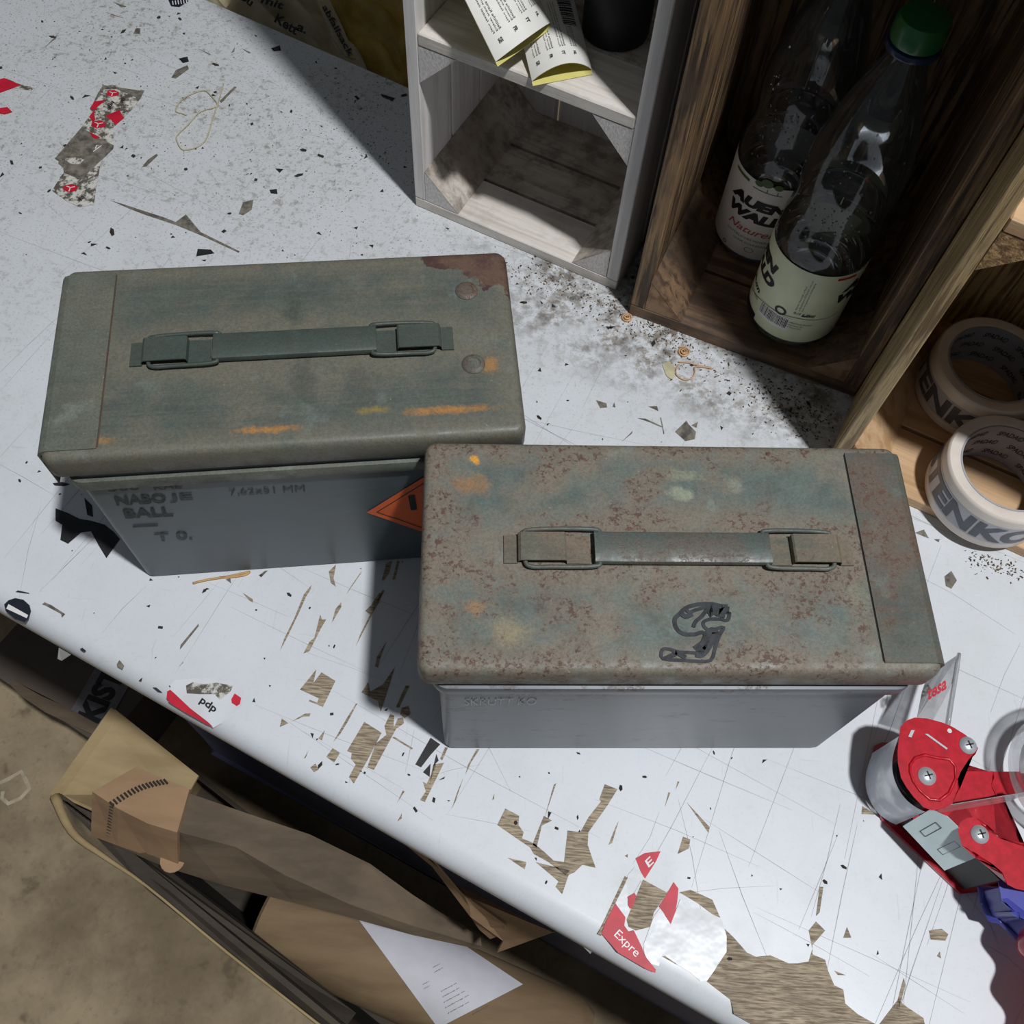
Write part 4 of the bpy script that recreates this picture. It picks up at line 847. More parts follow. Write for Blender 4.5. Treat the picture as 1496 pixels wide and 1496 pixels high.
# ------------------------------------------------------------------ rolls of printed tape
def tape_roll(cx, cy, z0, label, th_word, txt, Ro=.0505, Ri=.0385, Hh=.047):
    r = thing('tape_roll', label, 'tape roll', (cx, cy, z0), 0, 'printed parcel tape rolls in the pine crate')
    bm = bmesh.new(); lathe(bm, [(Ri + .0014, .001), (Ri + .0014, Hh - .001), (Ri + .003, Hh), (Ro - .0018, Hh), (Ro - .0004, Hh - .0012), (Ro, Hh - .003), (Ro, .003), (Ro - .0004, .0012), (Ro - .0018, 0), (Ri + .003, 0), (Ri + .0014, .001)], 96)
    o_ = finish('tape_winding', bm, 'tape_side', r, local=True, smooth=True)
    bm = bmesh.new(); lathe(bm, [(Ri, .0006), (Ri, Hh - .0006), (Ri + .0013, Hh - .0006), (Ri + .0013, .0006), (Ri, .0006)], 96); core = finish('core', bm, 'core_paper', r, local=True, smooth=True, label='grey paper core')
    bm = bmesh.new(); lathe(bm, [(Ro + .0002, .0095), (Ro + .0002, .0355)], 96); band = finish('printed_band', bm, 'tape_wall', r, local=True, smooth='all')
    bm = bmesh.new(); rr = Ro + .0005
    put_text(bm, txt, cylmap(cx, cy, rr, th_word[0], th_word[1], z0 + .0115, z0 + .0335), .045, 0, 44); finish('lettering', bm, 'tape_print', band)
    bm = bmesh.new(); k = 0
    for row in range(3):
        for j in range(8):
            a0 = j * 2 * PI / 8 + (row % 2) * .4; z1_ = z0 + .007 + row * .0135
            put_text(bm, 'SPADA\u00ae', (lambda a0, z1_: lambda u, v: Vector((cx + (Ri - .0003) * math.cos(a0 - u * .55), cy + (Ri - .0003) * math.sin(a0 - u * .55), z1_ + v * .0062)))(a0, z1_), .02, .3, 7)
    finish('lettering', bm, 'text_ink', core)
    return r
tape_roll(.3984, .5210, .0114, 'roll of printed clear parcel tape in crate shadow, behind the other roll', (math.radians(100), math.radians(285)), 'KISTENKO')
ra, _ = ucyl(1362, 700, .395, .4185, .051); rb2, _ = ucyl(1494, 780, .395, .4185, .051)
tape_roll(.395, .4185, .0114, "roll of printed clear parcel tape half in bright light at the pine crate's edge", (math.radians(112), math.radians(298)), 'KISTENKO')

# ------------------------------------------------------------------ packets and black pot on the white crate's shelf
SZ = .1825 + .0118
Z5 = lambda x, y: (600 + x / 4.155, y / 4.155)
def packet(label, fl_, fr_, z, length_pt, lines, bulge=.010, txt=('SE', 'FR', 'IT', 'NL'), tilt=30):
    """flattened card sleeve, yellow inside; fl_/fr_ front corners, length_pt = back left corner"""
    A, B, D = U(*Z5(*fl_), z), U(*Z5(*fr_), z), U(*Z5(*length_pt), z)
    ex_ = (B - A); W_ = ex_.length; ex_.normalize()
    zb = min([k * .001 for k in range(-10, tilt)], key=lambda k: abs((U(*Z5(*length_pt), z + k) - A).normalized().dot(ex_)) + (0 if k >= 0 else 9))
    ey = (U(*Z5(*length_pt), z + zb) - A).normalized(); Lh = .105
    ez = ex_.cross(ey).normalized()
    r = thing('card_packet', label, 'packet', (A.x, A.y, z), 0, 'open card packets on the crate shelf')
    def P3(u, v, h): return A + ex_ * (u * W_) + ey * (v * Lh) + ez * (h + .0006)
    def arch(u, v, s): return s * bulge * (1 - v * .75) * math.sin(PI * u)**.8
    for nm, s, m, off in (('front_panel', 1, 'card_white', .0006), ('back_panel', 0, 'card_yellow', 0), ('lining', 1, 'card_yellow', .0001)):
        bm = bmesh.new()
        patch_on((lambda s, off: lambda u, v: P3(u, v if s else v - .035, arch(u, v, s) * (1 if s else 0) + off))(s, off), bm, 14, 8)
        finish(nm, bm, m, r, smooth='all')
    bm = bmesh.new(); fp = lambda u, v: P3(u, v, arch(u, v, 1) + .0010)
    for k, s in enumerate(txt):
        u0 = .10 + k * .20
        put_text(bm, s, (lambda u0: lambda a, b: fp(u0 + .05 * b, .08 - .035 * a + .035))(u0), .04)
        for q in range(3):
            put_text(bm, ('Fjern festbel dette etiketten', 'Enlever avant emploi la notice', 'Seitliche Kante aufreissen hier')[q], (lambda u0, q: lambda a, b: fp(u0 + .028 * b + .042 * q - .02, .16 + .42 * a))(u0, q), 0)
    finish('lettering', bm, 'text_ink', r)
    bm = bmesh.new(); rb_ = random.Random(1); v = .36
    while v < .62:
        d = rb_.choice((.006, .010, .016)); patch_on((lambda v, d: lambda a, b: fp(.66 + .24 * a, v + d * b))(v, d), bm, 4, 1); v += d + rb_.choice((.007, .012))
    finish('barcode', bm, 'black_print', r)
    return r
packet('white and yellow card packet, open end facing out, resting across the lower packet', (512, 378), (846, 142), SZ + .0220, (325, 0), 3, .015)
packet('white and yellow card packet, open end facing out, lower one at the shelf edge', (735, 500), (1098, 430), SZ + .0010, (640, 100), 3, .014, tilt=16)
cp = U(*Z5(1240, 190), SZ)
r = thing('black_pot', 'small round black pot on the shelf right of the card packets', 'pot', (cp.x, cp.y, SZ + .0002))
bm = bmesh.new(); lathe(bm, [(0, 0), (.0245, 0), (.0268, .001), (.0275, .004), (.0278, .046), (.0270, .048), (0, .048)], 48); finish('body', bm, 'matte_black', r, local=True, smooth=True)
bm = bmesh.new(); lathe(bm, [(0, .0482), (.0285, .0482), (.0292, .0495), (.0292, .0600), (.0284, .0615), (0, .0615)], 48); finish('lid', bm, 'matte_black', r, local=True, smooth=True)

# ------------------------------------------------------------------ tape dispenser lying on its side
Z3b = lambda x, y: (1230 + x / 5.624, 940 + y / 5.624); Z4b = lambda x, y: (1290 + x / 5.345, 1140 + y / 5.345)
HT = .0600
dc = U(1380, 1180, .0)
ds = thing('tape_dispenser', 'red hand-held tape dispenser with clear guard, lying on its side right of the rusty box', 'tape dispenser', (dc.x, dc.y, 0))
upper = [(480,760),(490,690),(540,640),(600,618),(700,625),(830,660),(900,690),(1000,750),(1080,810),(1108,860),(1095,910),(1050,960),(985,1060),(960,1120),(955,1200),(900,1310),(830,1350),(740,1362),(680,1340),(600,1260),(540,1180),(495,1100),(470,980),(468,880)]
def plate(nm, pts, z, t_, m, par, bev=.0008, fn=Z3b, label=None):
    bm = bmesh.new(); a, b = prism(bm, [U(*fn(x, y), z + t_) - Vector((0, 0, t_)) for x, y in pts], t_)
    bmesh.ops.dissolve_limit(bm, angle_limit=.01, verts=bm.verts, edges=bm.edges)
    zt_ = max(v.co.z for v in bm.verts); es = [e for e in bm.edges if all(v.co.z > zt_ - 1e-5 for v in e.verts) and len(e.link_faces) == 2 and any(abs(f.normal.z) < .5 for f in e.link_faces)]
    bm.normal_update()
    es = [e for e in bm.edges if all(v.co.z > zt_ - 1e-5 for v in e.verts) and any(abs(f.normal.z) < .5 for f in e.link_faces)]
    if bev: bmesh.ops.bevel(bm, geom=es, offset=bev, segments=3, affect='EDGES', profile=.5)
    return finish(nm, bm, m, par, smooth=True, label=label)
up_ = plate('side_plate', upper, HT, .0022, 'red_paint', ds)
def ringpath(cx, cy, rx, ry, z, fn=Z3b, a0=0, a1=360, n=24):
    return [U(*fn(cx + rx * math.cos(math.radians(a0 + (a1 - a0) * k / n)), cy + ry * math.sin(math.radians(a0 + (a1 - a0) * k / n))), z) for k in range(n + 1)]
bm = bmesh.new(); tube(bm, [U(*Z3b(x, y), HT + .0022) for x, y in [(560,1060),(560,1000),(600,940),(680,915),(780,940),(880,950),(930,1010),(935,1110),(880,1230),(800,1290),(720,1280),(640,1210),(585,1130)]], .0011, 6, True); finish('pressed_rib', bm, 'red_paint', up_, smooth='all')
def screw(x, y, fn, z, r_, par):
    P_ = U(*fn(x, y), z); bm = bmesh.new(); lathe(bm, [(0, .0032), (r_ * .4, .0030), (r_ * .8, .0018), (r_, .0004), (r_, 0)], 28, Matrix.Translation(P_)); s_ = finish('screw', bm, 'bright_steel', par, smooth=True, label='domed steel screw')
    bm = bmesh.new()
    for a_ in (.3, .3 + PI / 2): box(bm, -r_ * .45, r_ * .45, -.0005, .0005, .0027, .0034, 0, Matrix.Translation(P_) @ Matrix.Rotation(a_, 4, 'Z'))
    finish('cross_slot', bm, 'black_rubber', s_)
screw(698, 1090, Z3b, HT + .0022, .0062, up_); screw(1035, 838, Z3b, HT + .0022, .0060, up_)
for pts in ([(545,765),(570,712),(598,712),(572,772)], [(680,742),(705,742),(870,862),(860,872)]):
    bm = bmesh.new(); flat(bm, [U(*Z3b(x, y), HT + .0026) for x, y in pts]); finish('slot', bm, 'bright_steel', up_)
for x, y in ((885, 718),):
    bm = bmesh.new(); lathe(bm, [(0, 0), (.0016, 0)], 14, Matrix.Translation(U(*Z3b(x, y), HT + .0026))); finish('hole', bm, 'white_print', up_)
# tape passing round the front roller: an upright curved wall between the plates
edge = [(492,770),(455,900),(445,1000),(458,1090),(500,1190),(560,1270),(640,1330),(700,1358)]
top_e = [U(*Z3b(x, y), HT - .001) for x, y in edge]
top_s = smoothpath(top_e, 5)
bm = bmesh.new(); outw = []
cc = U(*Z3b(690, 1080), HT)
def wall(bm, path, z0_, z1_, push=0.0, th_=.0006):
    P_ = []
    for p in path:
        d_ = Vector((p.x - cc.x, p.y - cc.y, 0)).normalized() * push; P_.append(Vector((p.x, p.y, 0)) + d_)
    A = [bm.verts.new((p.x, p.y, z0_)) for p in P_]; B = [bm.verts.new((p.x, p.y, z1_)) for p in P_]
    for i in range(len(P_) - 1): bm.faces.new((A[i], A[i + 1], B[i + 1], B[i]))
wall(bm, top_s, .006, HT - .004, .0015); finish('tape_strip', bm, 'hazy_tape', ds, smooth='all')
bm = bmesh.new(); lathe(bm, [(0, .005), (.0175, .005), (.0180, .008), (.0180, .050), (.0175, .053), (0, .053)], 40, Matrix.Translation((cc.x + .001, cc.y, 0))); finish('rubber_roller', bm, 'black_rubber', ds, smooth=True)
bm = bmesh.new(); lathe(bm, [(.0190, .0535), (.0196, .056), (.0175, .057), (.0165, .0535)], 40, Matrix.Translation((cc.x + .001, cc.y, 0))); finish('roller_rim', bm, 'black_rubber', ds, smooth=True)
# lower side plate, on the bench
lower = [Z3b(265, 900), Z3b(275, 835), Z3b(330, 812), Z3b(450, 815), Z3b(700, 900), Z3b(880, 1060), Z3b(1235, 1060), Z3b(1240, 1240), Z3b(1000, 1300), Z4b(480, 300), Z4b(900, 640), Z4b(1200, 700), Z4b(1200, 830), Z4b(920, 790), Z4b(610, 885), Z4b(300, 590), Z4b(0, 310), Z3b(280, 1330), Z3b(225, 1150)]
plate('side_plate', lower, .0005, .0030, 'red_paint', ds, 0, lambda x, y: (x, y))
# flat red bar towards the roll
plate('roll_arm', [(930,1120),(985,1062),(1236,1062),(1246,1100),(1236,1170),(1262,1246),(1100,1280),(900,1312)], .030, .0030, 'red_paint', ds, .0010, label='flat red bar reaching to the tape roll')
plate('roll_arm', [(1100,1062),(1400,1062),(1600,1062),(1600,1246),(1262,1246),(1100,1250)], .012, .0025, 'red_paint', ds, .0008)
# zinc blade plate: upright sheet spanning the frame
pa, pb = U(*Z4b(365, 228), HT - .002), U(*Z4b(742, 597), HT - .002)
def vplate(nm, a, b, z0_, z1_, m, par, t_=.0012, tabs=None):
    a = Vector((a.x, a.y, 0)); b = Vector((b.x, b.y, 0)); d_ = (b - a); n = Vector((-d_.y, d_.x, 0)).normalized() * t_
    bm = bmesh.new(); prof = [(0, z0_), (1, z0_), (1, z1_)] + ([(u, z) for u, z in tabs] if tabs else []) + [(0, z1_)]
    prism(bm, [a + d_ * u + Vector((0, 0, z)) for u, z in prof], n); return finish(nm, bm, m, par)
bm = bmesh.new(); qa_, qb_ = U(*Z4b(155, 360), .028), U(*Z4b(480, 705), .028); tv_ = (pa - qa_)
bz = lambda u, w_: qa_.lerp(qb_, u) * (1 - w_) + pa.lerp(pb, u) * w_
prism(bm, [bz(0, 0), bz(1, 0), bz(1, 1), bz(.62, 1), bz(.58, 1.08), bz(.50, 1.08), bz(.48, 1.22), bz(.22, 1.22), bz(.20, 1.06), bz(.08, 1.10), bz(0, 1)], (.0006, .0006, -.001)); zp = finish('blade_plate', bm, 'zinc_plate', ds)
dd = (pb - pa); dd.z = 0; nn = Vector((-dd.y, dd.x, 0)).normalized()
if nn.dot(Vector((-pa.x, -pa.y, 0))) < 0: nn = -nn
dsp = Vector((pa.x, pa.y, 0)) + nn * .0008
bm = bmesh.new()
for u0 in (.22, .62):
    q = [bz(u0, .3), bz(u0 + .12, .3), bz(u0 + .12, .85), bz(u0, .85)]
    for i in range(4):
        tube(bm, [q[i], q[(i + 1) % 4]], .0003, 4)
finish('pressed_outline', bm, 'grey_ink', zp)
vplate('inner_wall', pb, U(*Z4b(925, 778), HT - .002), .004, HT - .004, 'matte_black', ds)
vplate('inner_wall', pa + dd * .02, pb, .004, .026, 'matte_black', ds)
# trigger side arm and handle
arm = [(612,400),(622,350),(670,318),(730,318),(800,350),(920,430),(1101,520),(1300,640),(1420,800),(1380,860),(1200,850),(1101,832),(1040,820),(980,790),(920,740),(850,680),(740,590),(640,500)]
ar_ = plate('side_arm', arm, HT, .0045, 'red_paint', ds, .0022, Z4b)
screw(755, 422, Z4b, HT + .0045, .0060, ar_)
bm = bmesh.new(); prism(bm, [U(*Z4b(x, y), .052) - Vector((0, 0, .030)) for x, y in [(940,815),(1101,835),(1400,900),(1420,1200),(1250,1220),(1101,1062),(1020,1040),(960,930)]], .030)
bmesh.ops.dissolve_limit(bm, angle_limit=.01, verts=bm.verts, edges=bm.edges); bmesh.ops.bevel(bm, geom=list(bm.edges), offset=.003, segments=3, affect='EDGES'); finish('handle_block', bm, 'blue_plastic', ds, smooth=True, label='blue plastic handle block')
# grip with finger waves, running out of the picture to the right
def grip_edge(t): return .0034 * math.sin(t * 2 * PI * 4.2)
gp0, gp1 = U(*Z4b(1030, 1010), .040), U(*Z4b(1350, 2500), .040)
gd = (gp1 - gp0); gl = gd.length; gd.normalize(); gn = Vector((-gd.y, gd.x, 0))
if gn.x < 0: gn = -gn
pl = []; pr = []
for k in range(49):
    t = k / 48; b_ = gp0 + gd * (gl * 1.15 * t); pl.append(b_ + gn * (grip_edge(t) + .001)); pr.append(b_ + gn * (.044 - grip_edge(t + .1) * .4))
bm = bmesh.new(); rings = []
for L_, R2 in zip(pl, pr):
    ring = []; ctr_ = (L_ + R2) / 2; hw_ = (R2 - L_).length / 2
    for k in range(14):
        a_ = 2 * PI * k / 14; ring.append(bm.verts.new(ctr_ + gn * (hw_ * math.copysign(abs(math.cos(a_))**.7, math.cos(a_))) + Vector((0, 0, .013 * math.copysign(abs(math.sin(a_))**.7, math.sin(a_))))))
    rings.append(ring)
for A, B in zip(rings, rings[1:]):
    for k in range(14): bm.faces.new((A[k], A[(k + 1) % 14], B[(k + 1) % 14], B[k]))
bm.faces.new(rings[0][::-1]); bm.faces.new(rings[-1]); finish('grip', bm, 'red_paint', ds, smooth='all', label='dull red grip with finger waves')
# clear guard with the maker's word
G0 = [(615, 612, .050), (655, 400, .040), (690, 300, .034), (845, 165, .034), (962, 86, .044), (930, 300, .050), (880, 680, .056), (745, 640, .054)]
bm = bmesh.new(); prism(bm, [U(*Z3b(x, y), z) for x, y, z in G0], (0, 0, .0008)); gu = finish('clear_guard', bm, 'clear_plastic', ds)
bm = bmesh.new(); tube(bm, [U(*Z3b(x, y), z) for x, y, z in [(962, 86, .045), (945, 220, .048), (915, 400, .052), (890, 560, .055), (870, 680, .057)]], .0016, 6); finish('guard_edge', bm, 'clear_plastic', gu, smooth='all')
bm = bmesh.new(); put_text(bm, 'tesa', quadmap(U(*Z3b(708, 470), .060), U(*Z3b(862, 372), .060), U(*Z3b(700, 375), .060)), .03, .25); finish('lettering', bm, 'red_print', gu)
# tape web and the roll it comes from
wa, wb = U(*Z3b(860, 1340), .045), U(*Z3b(1560, 1225), .045)
bm = bmesh.new(); A = [Vector((wa.x, wa.y, .012)), Vector((wb.x, wb.y, .012)), Vector((wb.x, wb.y, .050)), Vector((wa.x, wa.y, .050))]; prism(bm, A, (.0003, .0005, 0)); finish('tape_strip', bm, 'clear_plastic', ds)
rc = U(1608, 1122, .052)
bm = bmesh.new(); M_ = Matrix.Translation((rc.x, rc.y, .020)); lathe(bm, [(.0400, 0), (.0480, 0), (.0486, .002), (.0486, .030), (.0480, .032), (.0400, .032), (.0396, .030), (.0396, .002), (.0400, 0)], 72, M_); finish('mounted_tape_roll', bm, 'clear_roll', ds, smooth=True)
bm = bmesh.new(); lathe(bm, [(.0385, .001), (.0385, .031), (.0395, .031), (.0395, .001), (.0385, .001)], 72, M_); finish('core', bm, 'clear_roll', ds, smooth=True)

# ------------------------------------------------------------------ small things on the bench
for px, lab in (((915, 465), 'small rosette of curled wood shaving at the dark crate\'s front left foot'), ((998, 515), 'larger rosette of curled wood shaving in front of the dark crate')):
    p = U(*px, .0); bm = bmesh.new(); R0 = .0062 if px[0] > 950 else .0056
    pts = [p + Vector((math.cos(t) * R0 * (.15 + .85 * t / 15), math.sin(t) * R0 * (.15 + .85 * t / 15), .0010 + .0016 * (1 - t / 15))) for t in [k * .45 for k in range(34)]]
    tube(bm, pts, .0007, 5)
    lathe(bm, [(0, .0006), (R0 * .9, .0004)], 18, Matrix.Translation(p))
    solo('wood_shaving', bm, 'wood_curl', lab, 'wood shaving', 'curled wood shavings before the crates', smooth='all')
bm = bmesh.new(); tube(bm, smoothpath([U(*q, .0012) for q in zz(*ZH, [(555,548),(600,552),(640,562),(720,580),(640,570),(635,600),(620,625),(580,632),(548,610),(545,585),(560,560)])], 4), .0007, 5)
solo('bent_shaving', bm, 'wood_curl', 'thin looped wood shaving just below the larger rosette', 'wood shaving', smooth='all')
bm = bmesh.new(); flat(bm, [U(*q, .0008) for q in zz(*ZH, [(478,560),(510,545),(535,560),(540,600),(530,635),(500,615)])]); solo('dry_leaf_scrap', bm, 'straw', 'pale dry leaf scrap beside the looped shaving', 'leaf scrap')
bm = bmesh.new(); tube(bm, smoothpath([U(*q, .0011) for q in zz(*Z4, [(1110,340),(1070,325),(1030,310),(1045,265),(1080,225),(1150,185),(1235,160),(1280,190),(1330,250),(1320,280),(1250,300),(1190,330),(1120,410),(1040,490),(1045,540),(1080,590),(1150,585),(1215,555),(1260,500),(1300,370),(1335,265),(1360,180),(1380,110)])], 5), .0006, 5)
solo('plastic_strip_loop', bm, 'straw', 'loose pale looped string lying towards the back left of the bench', 'string', smooth='all')
bm = bmesh.new(); tube(bm, smoothpath([U(*q, .0013) for q in zz(*ZN, [(790,755),(860,738),(960,722),(1030,708),(1085,695),(1060,712),(990,722),(930,725)])], 4), .0010, 6)
solo('straw_strand', bm, 'tan_band', 'tan straw strand at the front foot of the smooth-lidded box', 'straw', smooth='all')
def crumbs(nm, mat, lab, spots, n, seed, s0=.0006, s1=.0022):
    rn = random.Random(seed); bm = bmesh.new()
    for i in range(n):
        (x0, y0), (x1, y1), wd_ = rn.choice(spots); t = rn.random(); p = U(x0 + (x1 - x0) * t + rn.gauss(0, wd_), y0 + (y1 - y0) * t + rn.gauss(0, wd_), 0)
        s = rn.uniform(s0, s1); M_ = Matrix.Translation((p.x, p.y, s * .25 + .0003)) @ Matrix.Rotation(rn.uniform(0, PI), 4, 'Z') @ Matrix.Diagonal((s * rn.uniform(.5, 1.6), s * .5, s * .3, 1))
        k = len(bm.verts); box(bm, -.5, .5, -.5, .5, -.5, .5, 0, M_)
    return solo(nm, bm, mat, lab, 'debris', kind='stuff')
SP = [((745, 385), (900, 455), 14), ((900, 445), (1010, 510), 12), ((1000, 510), (1200, 610), 22), ((1100, 560), (1210, 640), 16), ((1420, 815), (1490, 835), 8)][:4] * 3 + [((1420, 815), (1490, 835), 8)]
crumbs('dust_crumbs', 'crumb_brown', 'brown crumbs and dust drifted along the feet of the crates', SP, 800, 1, .0005, .0019)
crumbs('dark_crumbs', 'crumb_dark', 'dark grit among the dust at the feet of the crates', SP, 240, 2, .0004, .0017)
crumbs('pale_crumbs', 'crumb_pale', 'pale chips among the dust at the feet of the crates', SP, 260, 3)
crumbs('scattered_grit', 'crumb_dark', 'fine dark grit scattered over the back left of the bench', [((20, 60), (560, 320), 60), ((480, 120), (600, 260), 30)], 420, 4, .0004, .0013)

# ------------------------------------------------------------------ behind the bench
def crumple(bm, corners, z0, z1, amp, n=26, seed=0):
    rn = random.Random(seed); ph = [rn.uniform(0, 6) for _ in range(8)]
    A, B, C_, D_ = [Vector(c) for c in corners]
    g = []
    for i in range(n + 1):
        row = []
        for j in range(n + 1):
            u, v = i / n, j / n; p = A * (1 - u) * (1 - v) + B * u * (1 - v) + C_ * u * v + D_ * (1 - u) * v
            h = abs(math.sin(u * 9 + v * 5 + ph[0])) + .7 * abs(math.sin(u * 5 - v * 11 + ph[1])) + .4 * math.sin(u * 23 + ph[2]) * math.sin(v * 19 + ph[3])
            row.append(bm.verts.new(p + Vector((0, 0, amp * h * math.sin(PI * max(.04, min(.96, u)))**.4 * math.sin(PI * max(.04, min(.96, v)))**.4))))
        g.append(row)
    for i in range(n):
        for j in range(n): bm.faces.new((g[i][j], g[i + 1][j], g[i + 1][j + 1], g[i][j + 1]))
def sack(nm, quad, zt, th_, amp, mat, lab, cat, seed):
    # a stuffed sack: crumpled top and bottom skins
    c_ = [U(u, v, zt) for u, v in quad]; r = thing(nm, lab, cat, (sum(p.x for p in c_) / 4, sum(p.y for p in c_) / 4, zt - th_))
    bm = bmesh.new(); crumple(bm, c_, 0, 0, amp, 26, seed); n0 = len(bm.verts)
    bd_ = [e for e in bm.edges if len(e.link_faces) == 1]; ex_ = bmesh.ops.extrude_edge_only(bm, edges=bd_)['geom']
    for v in [v for v in ex_ if isinstance(v, bmesh.types.BMVert)]: v.co.z = zt - th_
    bmesh.ops.holes_fill(bm, edges=[e for e in bm.edges if len(e.link_faces) == 1], sides=0)
    finish('skin', bm, mat, r, smooth='all'); return r
r = sack('yellow_sack', [(440, -60), (700, -60), (770, 270), (585, 195)], -.14, .70, .030, 'yellow_sack', 'dark yellow plastic sack behind the bench beside the whitewashed crate', 'sack', 1)
bm = bmesh.new(); pts = [(462, 0), (478, -6), (500, 40), (520, 88), (505, 84), (488, 60)]; prism(bm, [U(*q, -.016) for q in pts], (0, 0, .002)); tb = finish('tied_strip', bm, 'beige_wrap', r)
bm = bmesh.new(); put_text(bm, 'abfallsack', quadmap(U(470, 10, -.012), U(510, 84, -.012), U(478, 6, -.012)), .02); finish('lettering', bm, 'black_print', tb)
r = sack('paper_wrapping', [(210, -70), (436, -60), (578, 190), (340, 85)], -.12, .72, .035, 'beige_wrap', 'crumpled beige wrapping with black letters behind the bench edge', 'wrapping', 4)
bm = bmesh.new()
for s, a, b_, h in (('Bu', (350, -2), (366, 10), (6, -10)), ('Kett', (400, 32), (432, 52), (6, -13)), ('a.', (432, 44), (446, 50), (4, -9)), ('mit', (380, 4), (412, 14), (5, -10))):
    put_text(bm, s, quadmap(U(*a, -.052), U(*b_, -.052), U(a[0] + h[0], a[1] + h[1], -.052)), .03)
finish('lettering', bm, 'black_print', r)

# ------------------------------------------------------------------ below the bench
def sheet(bm, pts, t_=.004, n=None):
    n = n or Vector((0, 0, -1)); prism(bm, pts, n * t_)
# dim carton under the left end of the bench, with a strip of printed tape
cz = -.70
ca, cb = U(8, 996, cz), U(150, 1092, cz); dirc = (cb - ca).normalized(); inn = Vector((-dirc.y, dirc.x, 0))
if inn.y < 0: inn = -inn
r = thing('taped_carton', 'dim brown carton with printed tape under the left end of the bench', 'carton', ((ca + cb) / 2 + inn * .2)[:2] + (-.85,) if False else (ca.x, ca.y, -.85))
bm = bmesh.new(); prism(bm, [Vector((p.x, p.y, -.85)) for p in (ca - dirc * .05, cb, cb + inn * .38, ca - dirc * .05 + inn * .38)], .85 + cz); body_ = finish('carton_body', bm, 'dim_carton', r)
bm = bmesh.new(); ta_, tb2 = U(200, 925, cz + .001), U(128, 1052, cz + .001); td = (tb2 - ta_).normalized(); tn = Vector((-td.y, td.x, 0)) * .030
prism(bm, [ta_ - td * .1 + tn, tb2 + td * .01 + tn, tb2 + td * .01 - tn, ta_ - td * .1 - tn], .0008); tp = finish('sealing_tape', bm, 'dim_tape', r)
bm = bmesh.new(); put_text(bm, 'KISTENKO', quadmap(tb2 + tn * .62 + Vector((0, 0, .0012)), tb2 - td * .19 + tn * .62 + Vector((0, 0, .0012)), tb2 - tn * .62 + Vector((0, 0, .0012))) if False else quadmap(tb2 + tn * .62 + Vector((0, 0, .0012)), tb2 - td * .19 + tn * .62 + Vector((0, 0, .0012)), tb2 - tn * .62 + Vector((0, 0, .0012))), .05); finish('lettering', bm, 'black_print', tp)
bm = bmesh.new(); prism(bm, [U(*Z, cz + .004) for Z in zz(*ZL, [(65,790),(95,765),(300,880),(480,960),(700,1080),(740,1110),(700,1170),(560,1110),(330,1000),(150,880)])], -.004); finish('flap', bm, 'cardboard_dark', r)
# dark box filling the space under the front edge
r = thing('dark_box', 'large dark navy box standing in the shade under the bench', 'box', (.12, .45, -.85))
A_ = te0 - fd * .08 + nrm * .06; B_ = te0 + fd * 1.25 + nrm * .06
bm = bmesh.new(); prism(bm, [Vector((p.x, p.y, -.85)) for p in (A_, B_, B_ + nrm * .45, A_ + nrm * .45)], .50); bmesh.ops.bevel(bm, geom=list(bm.edges), offset=.006, segments=2, affect='EDGES'); finish('box_body', bm, 'dark_blue_box', r)
bm = bmesh.new(); prism(bm, [Vector((p.x, p.y, -.35)) for p in (A_ - nrm * .008, B_ - nrm * .008, B_ + nrm * .458, A_ + nrm * .458)], .03); bmesh.ops.bevel(bm, geom=list(bm.edges), offset=.006, segments=2, affect='EDGES'); finish('lid', bm, 'dark_blue_box', r)
# open carton leaning beside the bench
rz = -.42
R0, R1 = U(80, 1163, rz), U(168, 1037, rz); R2 = U(560, 1560, rz); ld_ = (R2 - R0).normalized()
r = thing('open_carton', 'large open cardboard carton with raised end flap below the front edge of the bench', 'carton', (R0.x, R0.y, -.85))
def pan(nm, a, b, z1_, z0_, m, t_=.006, lab=None):
    d_ = (b - a).normalized(); n = Vector((-d_.y, d_.x, 0)) * t_
    bm = bmesh.new(); prism(bm, [Vector((a.x, a.y, z0_)), Vector((b.x, b.y, z0_)), Vector((b.x, b.y, z1_)), Vector((a.x, a.y, z1_))], n); return finish(nm, bm, m, r, label=lab)
Lc = .95
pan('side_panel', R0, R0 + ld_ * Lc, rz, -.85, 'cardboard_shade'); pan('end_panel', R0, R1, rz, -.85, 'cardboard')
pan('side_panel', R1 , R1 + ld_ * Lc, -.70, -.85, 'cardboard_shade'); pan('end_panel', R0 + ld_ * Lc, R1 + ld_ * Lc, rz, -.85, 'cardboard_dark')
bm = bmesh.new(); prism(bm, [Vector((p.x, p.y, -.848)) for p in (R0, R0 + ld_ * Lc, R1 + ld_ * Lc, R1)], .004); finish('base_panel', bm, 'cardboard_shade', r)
bm = bmesh.new(); prism(bm, [U(80, 1160, rz + .004), U(168, 1036, rz + .004), U(290, 1133, rz - .03), U(275, 1160, rz - .03), U(135, 1185, rz - .03)], (0, 0, -.004)); finish('end_flap', bm, 'cardboard', r)
bm = bmesh.new(); e0, e1, e2 = U(80, 1163, rz + .006), U(215, 1295, rz + .006), U(470, 1500, rz + .006)
sd = smoothpath([e0, U(105, 1215, rz + .010), U(150, 1250, rz + .006), e1, U(330, 1390, rz + .006), e2], 4)
tube(bm, sd, [.006 + (.0015 - .006) * min(1, i / 12) for i in range(len(sd))], 6); finish('crushed_rim', bm, 'cardboard', r, smooth='all')
bm = bmesh.new(); prism(bm, [U(84, 1165, rz), U(140, 1190, rz), U(150, 1215, rz), U(330, 1330, rz - .06), U(520, 1480, rz - .06), U(490, 1520, rz - .02), U(215, 1300, rz - .01)], (0, 0, -.004)); finish('side_flap', bm, 'cardboard_shade', r)
